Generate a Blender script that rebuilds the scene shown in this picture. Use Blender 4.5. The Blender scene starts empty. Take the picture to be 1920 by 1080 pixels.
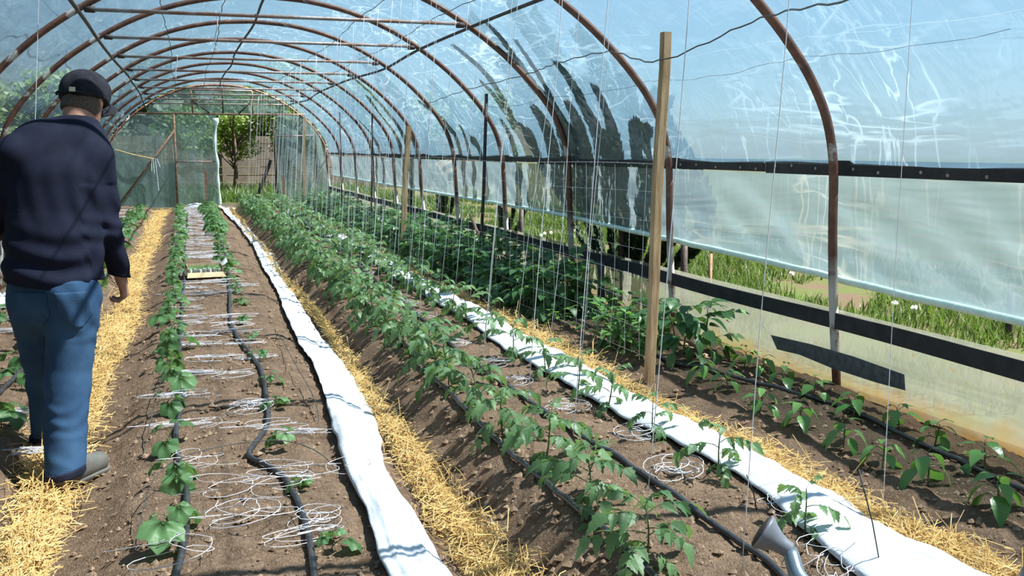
import bpy, math, random
import numpy as np
from mathutils import Vector, Matrix, Euler, noise as mnoise

random.seed(7); np.random.seed(7)
PI = math.pi
scene = bpy.context.scene
C = scene.collection

# ------------------------------------------------------------------ camera, sky, sun, exposure
FPX, CAM_H, VPX, VPY = 1800.0, 1.45, 345.0, 281.0
_pitch = math.atan2(540 - VPY, FPX)
_d = Vector((VPX - 960, 540 - VPY, FPX)).normalized()
_yaw = math.asin(-_d.x)
CF = Vector((math.sin(_yaw) * math.cos(_pitch), math.cos(_yaw) * math.cos(_pitch), -math.sin(_pitch)))
CR = Vector((math.cos(_yaw), -math.sin(_yaw), 0))
CU = CR.cross(CF)
CAM = Vector((0, 0, CAM_H))
cd = bpy.data.cameras.new('camera'); cam = bpy.data.objects.new('camera', cd); C.objects.link(cam)
cd.sensor_fit = 'HORIZONTAL'; cd.sensor_width = 36.0; cd.lens = 36.0 * FPX / 1920.0
cd.clip_start = 0.05; cd.clip_end = 500
cam.matrix_world = Matrix(((CR.x, CU.x, -CF.x, CAM.x), (CR.y, CU.y, -CF.y, CAM.y), (CR.z, CU.z, -CF.z, CAM.z), (0, 0, 0, 1)))
scene.camera = cam

world = bpy.data.worlds.new('world'); scene.world = world; world.use_nodes = True
wn = world.node_tree
bg = wn.nodes['Background']
sky = wn.nodes.new('ShaderNodeTexSky'); sky.sky_type = 'NISHITA'
sky.sun_disc = False; sky.sun_elevation = math.radians(58); sky.sun_rotation = math.radians(75)
sky.air_density = 1.0; sky.dust_density = 0.35; sky.ozone_density = 3.0
wn.links.new(sky.outputs[0], bg.inputs[0]); bg.inputs[1].default_value = 0.050

sl = bpy.data.lights.new('sun', 'SUN'); sl.energy = 13.0; sl.angle = math.radians(0.6); sl.color = (1.0, 0.965, 0.90)
sun = bpy.data.objects.new('sun', sl); C.objects.link(sun)
SUN_DIR = Vector((-1.0, 0.34, -1.70)).normalized()
sun.rotation_euler = SUN_DIR.to_track_quat('-Z', 'Y').to_euler(); sun.location = (20, -5, 25)

vs = scene.view_settings
vs.view_transform = 'Standard'; vs.look = 'None'; vs.gamma = 1.0; vs.exposure = 0.85
vs.use_curve_mapping = False
scene.cycles.max_bounces = 8
scene.cycles.transparent_max_bounces = 24
scene.cycles.caustics_reflective = False; scene.cycles.caustics_refractive = False

def ray(x, y):
    return CR * ((x - 960) / FPX) + CU * ((540 - y) / FPX) + CF
def at_z(x, y, z):
    v = ray(x, y); return CAM + v * ((z - CAM_H) / v.z)
def at_X(x, y, X):
    v = ray(x, y); return CAM + v * (X / v.x)
def at_Y(x, y, Y):
    v = ray(x, y); return CAM + v * (Y / v.y)

# ------------------------------------------------------------------ soil relief
PX = np.array([-1.75, -1.5, -.95, -.84, -.74, -.6, -.46, -.36, -.27, -.18, .1, .45, .62, .74, .84, 1.0, 1.09, 1.18, 1.27, 1.7, 2.1, 2.22, 2.36, 2.5, 2.7, 3.0, 3.5])
PZ = np.array([.12, .15, .15, .12, .03, .0, .02, .06, .12, .15, .165, .16, .14, .07, .01, .0, .05, .13, .175, .185, .17, .10, .06, .07, .11, .13, .11])
def soil_np(X, Y):
    z = np.interp(X, PX, PZ)
    ramp = np.clip((Y - 22.0) / 2.4, 0, 1)
    z = z * (1 - .35 * ramp) + .03 * ramp
    w = (.012 * np.sin(1.3 * Y + 2.1 * X) + .010 * np.sin(3.7 * Y - 2.9 * X + 1) + .007 * np.sin(8.3 * Y + 5.1 * X) * np.cos(7.3 * X - 2.1 * Y)
         + .006 * np.sin(17.7 * Y + 3.3 * np.sin(5 * X)) * np.sin(19.3 * X + 2.2 * np.sin(6 * Y)))
    return z + w
def soil(x, y):
    return float(soil_np(np.array([x]), np.array([y]))[0])
def at(x, y):
    """Where the line of sight through photo pixel (x, y) meets the soil."""
    z = .12
    for _ in range(12):
        p = at_z(x, y, z); z = .5 * z + .5 * soil(p.x, p.y)
    p = at_z(x, y, z); return Vector((p.x, p.y, soil(p.x, p.y)))

# ------------------------------------------------------------------ mesh helpers
class MB:
    def __init__(s): s.v = []; s.f = []; s.m = []
    def add(s, vs, fs, mi=0):
        b = len(s.v); s.v.extend([tuple(v) for v in vs]); s.f.extend([tuple(i + b for i in f) for f in fs]); s.m.extend([mi] * len(fs))
    def box(s, lo, hi, mi=0):
        x0, y0, z0 = lo; x1, y1, z1 = hi
        s.add([(x0, y0, z0), (x1, y0, z0), (x1, y1, z0), (x0, y1, z0), (x0, y0, z1), (x1, y0, z1), (x1, y1, z1), (x0, y1, z1)],
              [(0, 3, 2, 1), (4, 5, 6, 7), (0, 1, 5, 4), (1, 2, 6, 5), (2, 3, 7, 6), (3, 0, 4, 7)], mi)
    def tube(s, pts, r, n=6, cap=True, mi=0, up=None):
        pts = [Vector(p) for p in pts]; k = len(pts)
        rs = r if isinstance(r, (list, tuple)) else [r] * k
        vs = []; prev = None
        for i, p in enumerate(pts):
            t = (pts[min(i + 1, k - 1)] - pts[max(i - 1, 0)])
            if t.length < 1e-9: t = Vector((0, 0, 1))
            t.normalize()
            if prev is None:
                a = Vector(up) if up else (Vector((0, 0, 1)) if abs(t.z) < .9 else Vector((1, 0, 0)))
                u = t.cross(a).normalized()
            else:
                u = (prev - t * prev.dot(t))
                if u.length < 1e-6: u = t.orthogonal()
                u.normalize()
            prev = u; w = t.cross(u)
            for j in range(n):
                an = 2 * PI * j / n
                vs.append(p + (u * math.cos(an) + w * math.sin(an)) * rs[i])
        fs = []
        for i in range(k - 1):
            for j in range(n):
                a = i * n + j; b = i * n + (j + 1) % n
                fs.append((a, b, b + n, a + n))
        if cap:
            fs.append(tuple(range(n - 1, -1, -1))); fs.append(tuple((k - 1) * n + j for j in range(n)))
        s.add(vs, fs, mi)
    def mesh(s, name, mats, smooth=False):
        me = bpy.data.meshes.new(name); me.from_pydata(s.v, [], s.f)
        for m in (mats if isinstance(mats, (list, tuple)) else [mats]): me.materials.append(m)
        if any(s.m): me.polygons.foreach_set('material_index', s.m)
        if smooth: me.polygons.foreach_set('use_smooth', [True] * len(me.polygons))
        me.update(); return me
    def build(s, name, mats, parent=None, smooth=False, loc=(0, 0, 0)):
        return obj(name, s.mesh(name, mats, smooth), parent, loc)
def obj(name, data, parent=None, loc=(0, 0, 0), rot=(0, 0, 0), scale=(1, 1, 1)):
    o = bpy.data.objects.new(name, data); C.objects.link(o)
    o.location = loc; o.rotation_euler = rot; o.scale = scale
    if parent is not None: o.parent = parent
    return o
def tag(o, label, cat, group=None, kind=None):
    o['label'] = label; o['category'] = cat
    if group: o['group'] = group
    if kind: o['kind'] = kind
    return o
def thing(name, label, cat, loc=(0, 0, 0), rot=(0, 0, 0), group=None, scale=(1, 1, 1)):
    return tag(obj(name, None, None, loc, rot, scale), label, cat, group)
def structure(o, label=None):
    o['kind'] = 'structure'
    if label: o['label'] = label
    return o
def grid_mesh(name, P, mat, smooth=True):
    """P: array rows x cols x 3"""
    r, c, _ = P.shape
    idx = np.arange(r * c).reshape(r, c)
    q = np.stack([idx[:-1, :-1], idx[:-1, 1:], idx[1:, 1:], idx[1:, :-1]], -1).reshape(-1, 4)
    me = bpy.data.meshes.new(name); me.from_pydata(P.reshape(-1, 3).tolist(), [], q.tolist())
    me.materials.append(mat)
    if smooth: me.polygons.foreach_set('use_smooth', [True] * len(me.polygons))
    me.update(); return me
def spline(pts, n):
    """Catmull-Rom resample"""
    P = [Vector(p) for p in pts]; P = [P[0] * 2 - P[1]] + P + [P[-1] * 2 - P[-2]]
    out = []
    for i in range(1, len(P) - 2):
        for k in range(n):
            t = k / n; a, b, c_, d = P[i - 1], P[i], P[i + 1], P[i + 2]
            out.append(.5 * ((2 * b) + (c_ - a) * t + (2 * a - 5 * b + 4 * c_ - d) * t * t + (3 * b - a - 3 * c_ + d) * t ** 3))
    out.append(P[-2]); return out
ORD = ['', 'first', 'second', 'third', 'fourth', 'fifth', 'sixth', 'seventh', 'eighth', 'ninth', 'tenth', 'eleventh', 'twelfth', 'thirteenth', 'fourteenth']

# ------------------------------------------------------------------ materials
def newmat(name):
    m = bpy.data.materials.new(name); m.use_nodes = True
    nt = m.node_tree; nt.nodes.clear()
    return m, nt
def N(nt, t, **kw):
    n = nt.nodes.new('ShaderNode' + t)
    for k, v in kw.items():
        if k.startswith('i_'):
            key = k[2:]; key = int(key) if key.isdigit() else key.replace('_', ' ')
            n.inputs[key].default_value = v
        else: setattr(n, k, v)
    return n
def rgba(c): return (c[0], c[1], c[2], 1)
def mixcol(nt, fac, a, b):
    n = N(nt, 'Mix', data_type='RGBA')
    for key, v in ((0, fac), (6, a), (7, b)):
        if isinstance(v, bpy.types.NodeSocket): nt.links.new(v, n.inputs[key])
        else: n.inputs[key].default_value = rgba(v) if key else v
    return n.outputs[2]
def ramp(nt, src, a, b):
    n = N(nt, 'MapRange', clamp=True); nt.links.new(src, n.inputs[0])
    n.inputs[1].default_value = a; n.inputs[2].default_value = b; return n.outputs[0]
def noise_tex(nt, scale, detail=4, rough=.55, coord=None, dist=0.0):
    n = N(nt, 'TexNoise'); n.inputs['Scale'].default_value = scale; n.inputs['Detail'].default_value = detail
    n.inputs['Roughness'].default_value = rough; n.inputs['Distortion'].default_value = dist
    if coord is not None: nt.links.new(coord, n.inputs[0])
    return n.outputs[0]
def coords(nt, which='Object', scale=None):
    tc = N(nt, 'TexCoord'); o = tc.outputs[which]
    if scale:
        mp = N(nt, 'Mapping'); mp.inputs['Scale'].default_value = scale; nt.links.new(o, mp.inputs[0]); o = mp.outputs[0]
    return o
def simple(name, c1, c2=None, rough=.7, scale=12, bump=0.0, bscale=None, metal=0.0, spec=.3, stretch=None, lo=.35, hi=.65):
    m, nt = newmat(name)
    out = N(nt, 'OutputMaterial'); p = N(nt, 'BsdfPrincipled'); nt.links.new(p.outputs[0], out.inputs[0])
    p.inputs['Roughness'].default_value = rough; p.inputs['Metallic'].default_value = metal
    p.inputs['Specular IOR Level'].default_value = spec
    co = coords(nt, 'Object', stretch)
    if c2 is None: p.inputs['Base Color'].default_value = rgba(c1)
    else: nt.links.new(mixcol(nt, ramp(nt, noise_tex(nt, scale, coord=co), lo, hi), c1, c2), p.inputs['Base Color'])
    if bump:
        b = N(nt, 'Bump'); b.inputs['Strength'].default_value = bump; b.inputs['Distance'].default_value = .01
        nt.links.new(noise_tex(nt, bscale or scale * 3, coord=co), b.inputs['Height']); nt.links.new(b.outputs[0], p.inputs['Normal'])
    return m
def leafmat(name, c1, c2, trans=.35, rough=.45, tcol=None, scale=6):
    m, nt = newmat(name)
    out = N(nt, 'OutputMaterial'); p = N(nt, 'BsdfPrincipled'); p.inputs['Roughness'].default_value = rough
    p.inputs['Specular IOR Level'].default_value = .35
    oi = N(nt, 'ObjectInfo'); ad = N(nt, 'Math', operation='ADD')
    nt.links.new(oi.outputs['Random'], ad.inputs[0]); nt.links.new(noise_tex(nt, scale, 3, coord=coords(nt, 'Object')), ad.inputs[1])
    col = mixcol(nt, ramp(nt, ad.outputs[0], .45, 1.5), c1, c2)
    nt.links.new(col, p.inputs['Base Color'])
    t = N(nt, 'BsdfTranslucent'); t.inputs[0].default_value = rgba(tcol or (c2[0] * 1.5, c2[1] * 1.5, c2[2] * .8))
    b = N(nt, 'Bump'); b.inputs['Strength'].default_value = .3; b.inputs['Distance'].default_value = .004
    nt.links.new(noise_tex(nt, 90, 2, coord=coords(nt, 'Object')), b.inputs['Height']); nt.links.new(b.outputs[0], p.inputs['Normal'])
    mx = N(nt, 'MixShader'); mx.inputs[0].default_value = trans
    nt.links.new(p.outputs[0], mx.inputs[1]); nt.links.new(t.outputs[0], mx.inputs[2]); nt.links.new(mx.outputs[0], out.inputs[0])
    return m
def filmmat(name, clear=(.84, .93, .97), cloud=(.115, .215, .305), t0=.40, t1=.78, gloss=.05, rough=.18, sc=1.0, dirt=0.0, mud=False):
    """polythene: partly see-through, partly milky; creases are milkier"""
    m, nt = newmat(name)
    out = N(nt, 'OutputMaterial')
    co = coords(nt, 'Object')
    # creases: ridged, stretched noise
    def ridge(scale, stretch, rot, dist):
        mp = N(nt, 'Mapping'); mp.inputs['Scale'].default_value = stretch; mp.inputs['Rotation'].default_value = rot
        nt.links.new(co, mp.inputs[0])
        n = noise_tex(nt, scale, 3, .5, mp.outputs[0], dist)
        a = N(nt, 'Math', operation='SUBTRACT'); nt.links.new(n, a.inputs[0]); a.inputs[1].default_value = .5
        b = N(nt, 'Math', operation='ABSOLUTE'); nt.links.new(a.outputs[0], b.inputs[0])
        return ramp(nt, b.outputs[0], .020, 0.0), n
    r1, n1 = ridge(1.5 * sc, (2.2, .35, 2.4), (.62, .1, .25), .55)
    r2, n2 = ridge(1.7 * sc, (2.4, 2.6, .4), (-.5, .35, .2), .45)
    msk = ramp(nt, noise_tex(nt, .9 * sc, 2, .5, co), .42, .64)
    a = N(nt, 'Math', operation='MAXIMUM'); nt.links.new(r1, a.inputs[0]); nt.links.new(r2, a.inputs[1])
    cm = N(nt, 'Math', operation='MULTIPLY'); nt.links.new(a.outputs[0], cm.inputs[0]); nt.links.new(msk, cm.inputs[1])
    cl = noise_tex(nt, 3.5 * sc, 5, .6, co)
    base = N(nt, 'MapRange'); nt.links.new(cl, base.inputs[0]); base.inputs[1].default_value = .3; base.inputs[2].default_value = .7
    base.inputs[3].default_value = 1 - t0 - .06; base.inputs[4].default_value = 1 - t0 + .06
    fac = N(nt, 'Mix'); nt.links.new(cm.outputs[0], fac.inputs[0]); nt.links.new(base.outputs[0], fac.inputs[2]); fac.inputs[3].default_value = t1
    fsock = fac.outputs[0]
    tr = N(nt, 'BsdfTransparent'); tr.inputs[0].default_value = rgba(clear)
    tl = N(nt, 'BsdfTranslucent'); tl.inputs[0].default_value = rgba(cloud)
    df = N(nt, 'BsdfDiffuse'); df.inputs[0].default_value = rgba(cloud)
    if mud:
        ge = N(nt, 'SeparateXYZ'); nt.links.new(co, ge.inputs[0])
        nz = noise_tex(nt, 9, 5, .65, co); ad = N(nt, 'Math', operation='MULTIPLY_ADD'); nt.links.new(nz, ad.inputs[0]); ad.inputs[1].default_value = -.30; nt.links.new(ge.outputs[2], ad.inputs[2])
        mf = ramp(nt, ad.outputs[0], .10, -.08)
        cc = mixcol(nt, mf, cloud, (.30, .18, .055))
        speck = ramp(nt, noise_tex(nt, 34, 3, .6, co), .62, .72)
        cc = mixcol(nt, speck, cc, (.30, .22, .10))
        nt.links.new(cc, tl.inputs[0]); nt.links.new(cc, df.inputs[0])
        mm = N(nt, 'Math', operation='MAXIMUM'); nt.links.new(fsock, mm.inputs[0]); nt.links.new(ramp(nt, ad.outputs[0], .2, -.2), mm.inputs[1]); fsock = mm.outputs[0]
    else:
        cc = mixcol(nt, cm.outputs[0], cloud, (min(1, cloud[0] * 2.3), min(1, cloud[1] * 1.75), min(1, cloud[2] * 1.5)))  # creases also get a whiter colour, painting in their scratchy white highlights
        nt.links.new(cc, tl.inputs[0]); nt.links.new(cc, df.inputs[0])
    mil = N(nt, 'MixShader'); mil.inputs[0].default_value = .48
    nt.links.new(tl.outputs[0], mil.inputs[1]); nt.links.new(df.outputs[0], mil.inputs[2])
    m1 = N(nt, 'MixShader'); nt.links.new(fsock, m1.inputs[0]); nt.links.new(tr.outputs[0], m1.inputs[1]); nt.links.new(mil.outputs[0], m1.inputs[2])
    gl = N(nt, 'BsdfGlossy'); gl.inputs['Roughness'].default_value = rough; gl.inputs[0].default_value = (.95, .97, 1, 1)
    b = N(nt, 'Bump'); b.inputs['Strength'].default_value = .5; b.inputs['Distance'].default_value = .05
    hs = N(nt, 'Math', operation='ADD'); nt.links.new(n1, hs.inputs[0]); nt.links.new(n2, hs.inputs[1])
    nt.links.new(hs.outputs[0], b.inputs['Height'])
    for s in (gl, tl, df): nt.links.new(b.outputs[0], s.inputs['Normal'])
    lw = N(nt, 'LayerWeight'); lw.inputs[0].default_value = .35
    gf = N(nt, 'MapRange'); nt.links.new(lw.outputs['Facing'], gf.inputs[0]); gf.inputs[3].default_value = gloss * .5; gf.inputs[4].default_value = gloss * 3.5
    m2 = N(nt, 'MixShader'); nt.links.new(gf.outputs[0], m2.inputs[0]); nt.links.new(m1.outputs[0], m2.inputs[1]); nt.links.new(gl.outputs[0], m2.inputs[2])
    nt.links.new(m2.outputs[0], out.inputs[0])
    return m

def soilmat():
    m, nt = newmat('soil')
    out = N(nt, 'OutputMaterial'); p = N(nt, 'BsdfPrincipled'); nt.links.new(p.outputs[0], out.inputs[0])
    p.inputs['Roughness'].default_value = .95; p.inputs['Specular IOR Level'].default_value = .1
    co = coords(nt, 'Object')
    c = mixcol(nt, ramp(nt, noise_tex(nt, 7, 6, .65, co), .3, .72), (.15, .092, .060), (.30, .20, .135))
    c = mixcol(nt, ramp(nt, noise_tex(nt, 60, 4, .6, co), .48, .8), c, (.38, .27, .19))
    # damp soil along the pepper bed side (X beyond the last straw)
    sx = N(nt, 'SeparateXYZ'); nt.links.new(co, sx.inputs[0])
    dx = N(nt, 'Math', operation='MULTIPLY_ADD'); nt.links.new(noise_tex(nt, 2.2, 3, .5, co), dx.inputs[0]); dx.inputs[1].default_value = .9; nt.links.new(sx.outputs[0], dx.inputs[2])
    damp = ramp(nt, dx.outputs[0], 2.9, 3.35)
    dm = N(nt, 'Math', operation='MULTIPLY'); nt.links.new(damp, dm.inputs[0]); dm.inputs[1].default_value = .6
    c = mixcol(nt, dm.outputs[0], c, (.070, .045, .032))
    nt.links.new(c, p.inputs['Base Color'])
    b = N(nt, 'Bump'); b.inputs['Strength'].default_value = .9; b.inputs['Distance'].default_value = .02
    ad = N(nt, 'Math', operation='ADD'); nt.links.new(noise_tex(nt, 45, 5, .7, co), ad.inputs[0]); nt.links.new(noise_tex(nt, 140, 3, .6, co), ad.inputs[1])
    nt.links.new(ad.outputs[0], b.inputs['Height']); nt.links.new(b.outputs[0], p.inputs['Normal'])
    return m
def hoopmat():
    m, nt = newmat('rusty_steel')
    out = N(nt, 'OutputMaterial'); p = N(nt, 'BsdfPrincipled'); nt.links.new(p.outputs[0], out.inputs[0])
    co = coords(nt, 'Object')
    c = mixcol(nt, ramp(nt, noise_tex(nt, 9, 5, .65, co), .35, .7), (.065, .028, .022), (.21, .095, .06))
    g = ramp(nt, noise_tex(nt, 4.0, 4, .6, co), .60, .66)
    sx = N(nt, 'SeparateXYZ'); nt.links.new(co, sx.inputs[0])
    low = ramp(nt, sx.outputs[2], .82, .62); up = ramp(nt, sx.outputs[2], .18, .26)
    lo2 = N(nt, 'Math', operation='MULTIPLY'); nt.links.new(low, lo2.inputs[0]); nt.links.new(up, lo2.inputs[1])
    sp = N(nt, 'Math', operation='MULTIPLY'); nt.links.new(lo2.outputs[0], sp.inputs[0]); nt.links.new(ramp(nt, noise_tex(nt, 6, 4, .6, co), .30, .42), sp.inputs[1])
    mxx = N(nt, 'Math', operation='MAXIMUM'); nt.links.new(g, mxx.inputs[0]); nt.links.new(sp.outputs[0], mxx.inputs[1])
    c = mixcol(nt, mxx.outputs[0], c, (.46, .44, .43))
    nt.links.new(c, p.inputs['Base Color']); p.inputs['Roughness'].default_value = .55; p.inputs['Metallic'].default_value = .15
    b = N(nt, 'Bump'); b.inputs['Strength'].default_value = .4; b.inputs['Distance'].default_value = .004
    nt.links.new(noise_tex(nt, 60, 4, .6, co), b.inputs['Height']); nt.links.new(b.outputs[0], p.inputs['Normal'])
    return m

M = {}
M['soil'] = soilmat()
M['hoop'] = hoopmat()
M['film'] = filmmat('polythene_film')
M['film_low'] = filmmat('muddy_polythene', clear=(.75, .85, .8), cloud=(.275, .29, .235), t0=.30, t1=.8, mud=True)
M['film_curtain'] = filmmat('curtain_polythene', clear=(.74, .88, .90), cloud=(.175, .25, .29), t0=.27, t1=.7, gloss=.05)
M['film_end'] = filmmat('end_polythene', clear=(.72, .88, .88), cloud=(.30, .41, .41), t0=.36, t1=.6, sc=.8)
M['hem'] = simple('rolled_hem', (.62, .80, .70), (.78, .90, .84), .5, 20, .3)
M['black_board'] = simple('black_board', (.018, .018, .022), (.040, .036, .036), .6, 8, .2)
M['black_band'] = simple('black_band', (.020, .020, .023), (.034, .034, .038), .7, 10, .15)
M['bolt'] = simple('bolt', (.25, .22, .2), (.4, .36, .33), .5, 40)
M['tape'] = simple('tape', (.06, .065, .075), (.11, .12, .135), .45, 25, .4)
M['wood'] = simple('post_wood', (.30, .185, .095), (.52, .36, .21), .8, 5, .4, 40, stretch=(9, 9, .8))
M['dark_steel'] = simple('dark_steel', (.030, .026, .026), (.075, .055, .048), .6, 20, .2)
M['rust_bar'] = simple('rust_bar', (.16, .08, .055), (.30, .17, .11), .7, 14, .2)
M['gal_bar'] = simple('galvanised_bar', (.34, .32, .33), (.24, .13, .09), .5, 6, .15, metal=.2)
M['wire'] = simple('wire', (.035, .04, .04), (.10, .09, .08), .5, 30)
M['twine'] = simple('twine', (.80, .79, .82), (.62, .60, .66), .55, 60)
M['twine_grey'] = simple('twine_grey', (.84, .84, .88), (.70, .69, .74), .6, 60)
M['hose'] = simple('drip_hose', (.022, .022, .026), (.05, .05, .056), .38, 30, .1, spec=.5)
M['fleece'] = simple('white_fleece', (.66, .67, .70), (.58, .60, .65), .85, 9, .6, 22, stretch=(1, .35, 1))
M['straw'] = simple('straw', (.50, .29, .085), (.72, .49, .19), .75, 25, 0, lo=.3, hi=.7)
M['straw_pale'] = simple('straw_pale', (.76, .56, .27), (.58, .37, .13), .7, 20)
M['straw_bed'] = simple('straw_bed', (.26, .155, .06), (.56, .37, .15), .9, 55, .8, 90)
M['clod'] = simple('clod', (.17, .108, .07), (.33, .23, .16), .95, 30, .5, 80, spec=.1)
M['tom'] = leafmat('tomato_leaf', (.065, .14, .060), (.17, .285, .13), .30)
M['tomstem'] = simple('tomato_stem', (.10, .15, .05), (.07, .09, .05), .6, 20)
M['cuc'] = leafmat('cucumber_leaf', (.065, .15, .055), (.14, .27, .11), .34)
M['pep'] = leafmat('pepper_leaf', (.055, .155, .035), (.14, .29, .085), .32, .28)
M['pot'] = leafmat('bush_leaf', (.030, .095, .032), (.090, .195, .070), .30, .38)
M['pea'] = leafmat('pea_leaf', (.075, .19, .045), (.17, .33, .09), .38)
M['grass'] = leafmat('grass_blade', (.030, .070, .018), (.080, .135, .038), .35, scale=2)
M['tree'] = leafmat('tree_leaf', (.022, .055, .012), (.075, .13, .03), .35, scale=1)
M['tree_lt'] = leafmat('tree_leaf_light', (.07, .13, .02), (.22, .30, .07), .4, scale=1)
M['conifer'] = leafmat('conifer_leaf', (.012, .030, .014), (.035, .065, .028), .12, .7, scale=1)
M['bark'] = simple('bark', (.06, .045, .035), (.12, .095, .075), .9, 12, .6)
M['lawn'] = simple('lawn_soil', (.085, .062, .042), (.060, .085, .025), .95, 2.2, .8, 40, spec=.1)
M['concrete'] = simple('concrete', (.115, .098, .082), (.18, .155, .128), .9, 3, .5, 40)
M['card'] = simple('cardboard', (.46, .32, .19), (.56, .41, .26), .8, 10, .1)
M['paper'] = simple('paper', (.80, .80, .80), (.60, .66, .66), .7, 30)
M['blue_grey'] = simple('grey_plastic', (.16, .17, .20), (.20, .21, .245), .42, 20, .05, spec=.5)
M['blue_metal'] = simple('zinc_pipe', (.17, .22, .27), (.24, .30, .35), .35, 20, .05, metal=.5, spec=.5)
M['board'] = simple('board', (.30, .24, .13), (.42, .34, .2), .8, 10, .2, stretch=(1, 6, 6))
M['dandelion'] = simple('dandelion', (.75, .74, .70), None, .9)
M['white_flower'] = simple('white_flower', (.85, .85, .80), None, .8)

# ------------------------------------------------------------------ floor of the tunnel
ys = list(np.arange(-1.2, 2.0, .1)); y = 2.0
while y < 24.75: ys.append(y); y += min(.1, max(.02, .0078 * y))
ys.append(24.8); xs = np.arange(-1.72, 3.471, .0206)
XX, YY = np.meshgrid(xs, np.array(ys))
ZZ = soil_np(XX, YY)
nz = np.array([mnoise.fractal((a * 9, b * 9, .3), .9, 2.1, 4) + .7 * mnoise.fractal((a * 27, b * 27, 4.3), .9, 2.1, 2) for a, b in zip(XX.ravel(), YY.ravel())]).reshape(XX.shape)
calm = np.clip(np.abs(XX + .6) / .3, .25, 1) * np.clip(np.abs(XX - .95) / .2, .3, 1)
ZZ = ZZ + nz * .0135 * calm
structure(obj('floor', grid_mesh('floor', np.stack([XX, YY, ZZ], -1), M['soil'])), 'brown dug soil of the tunnel with raised beds and furrows')

# loose clods on the beds: too many to count
mb = MB(); rnd = random.Random(3)
for i in range(17000):
    yy = 2.1 + 9 * rnd.random() ** 2.0; xx = rnd.uniform(-1.65, 3.38)
    if -.74 < xx < -.44 or .84 < xx < 1.04 or 2.28 < xx < 2.5: continue
    s = rnd.choice((.003, .004, .005, .006, .008, .011, .016)) * rnd.uniform(.8, 1.2) * (1.4 if 1.0 < xx < 1.3 else 1)
    z = soil(xx, yy) + s * .2
    q = [Vector((xx, yy, z)) + Vector(d) * s * rnd.uniform(.6, 1.3) for d in ((1, 0, 0), (0, 1, 0), (-1, 0, 0), (0, -1, 0), (.1, .1, .8), (0, 0, -.8))]
    mb.add(q, [(0, 1, 4), (1, 2, 4), (2, 3, 4), (3, 0, 4), (1, 0, 5), (2, 1, 5), (3, 2, 5), (0, 3, 5)])
tag(mb.build('soil_clods', M['clod']), 'loose brown crumbs of soil scattered over the beds', 'soil', None, 'stuff')

# ------------------------------------------------------------------ hoops, rails, films
XC = .85
PR = [(3.465, .05), (3.44, .3), (3.415, .6), (3.39, 1.0), (3.37, 1.36), (3.31, 1.61), (3.205, 1.81), (3.075, 1.98), (2.92, 2.145), (2.70, 2.34), (2.40, 2.55), (2.08, 2.725), (1.70, 2.87), (1.28, 2.96), (.85, 2.99)]
half = spline([(x, 0, z) for x, z in PR], 4)
prof = [Vector((p.x, 0, p.z)) for p in half] + [Vector((2 * XC - p.x, 0, p.z)) for p in reversed(half[:-1])]
HY = [.42, 2.42, 4.45, 6.38, 8.37, 10.32, 12.35, 14.33, 16.28, 18.28, 20.25, 22.3, 24.45]
def top_z(X):
    X = XC + abs(X - XC)
    for a, b in zip(half[:-1], half[1:]):
        if b.x <= X <= a.x: return a.z + (b.z - a.z) * (a.x - X) / max(1e-6, a.x - b.x)
    return .05 if X > 3 else 2.99
for i, Y in enumerate(HY):
    k = len(HY) - i
    wob = [Vector((p.x + .006 * math.sin(3 * p.z + i), Y + .012 * math.sin(1.7 * p.x + i * 1.3), p.z)) for p in prof]
    t = thing('hoop_frame', 'rusty bent steel hoop holding the polythene roof, %s hoop counted from the far end wall' % ORD[k], 'hoop', (XC, Y, .05), group='rusty hoops of the tunnel')
    mb = MB(); mb.tube([p - Vector((XC, Y, .05)) for p in wob], .026 if i > 1 else .025, 10); mb.build('pipe', M['hoop'], t, True)
    # tie bar with its end clamps
    zt = 2.53; xa, xb = -.63, 2.33
    mb = MB(); mb.tube([(xa - XC, -.035, zt - .05), (xb - XC, -.035, zt + .012 - .05)], .0155, 8); mb.build('tie_bar', M['gal_bar'], t, True)
    for xe in (xa, xb):
        s = -1 if xe == xa else 1
        mb = MB(); mb.tube([(xe - XC - .02 * s, -.035, zt - .05), (xe - XC + .05 * s, -.012, zt - .045)], .026, 8); mb.build('clamp', M['dark_steel'], t, True)

FY0, FY1 = -1.3, 24.42
def film_sheet():
    yy = np.arange(FY0, FY1 + .01, .0715)
    top = [p for p in prof if p.z > 1.33]
    P = np.zeros((len(yy), len(top), 3))
    n = len(top)
    for j, p in enumerate(top):
        a = top[max(0, j - 1)]; b = top[min(n - 1, j + 1)]
        t = (b - a).normalized(); nrm = Vector((t.z, 0, -t.x))
        if nrm.dot(p - Vector((XC, 0, 1.2))) < 0: nrm = -nrm
        for i, Y in enumerate(yy):
            dmin = min(abs(Y - h) for h in HY)
            sag = .034 - .05 * (1 - math.exp(-(dmin / .5) ** 2)) * min(1, abs(j - n / 2) / 10 + .3) * math.sin(PI * (j + .5) / n) ** .5
            w = .012 * mnoise.noise((p.x * 2.2, Y * 1.6, p.z * 2.2)) + .006 * mnoise.noise((p.x * 5 + 9, Y * 3 + p.z * 4, p.z * 5)) * min(1, dmin / .2)
            o = max(.029, sag + .03) if dmin < .06 else sag + w + .02
            q = p + nrm * o
            P[i, j] = (q.x, Y, q.z)
    return P
structure(obj('ceiling', grid_mesh('ceiling', film_sheet(), M['film'])), 'arched roof of clear wrinkled polythene film stretched over the hoops')

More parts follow.
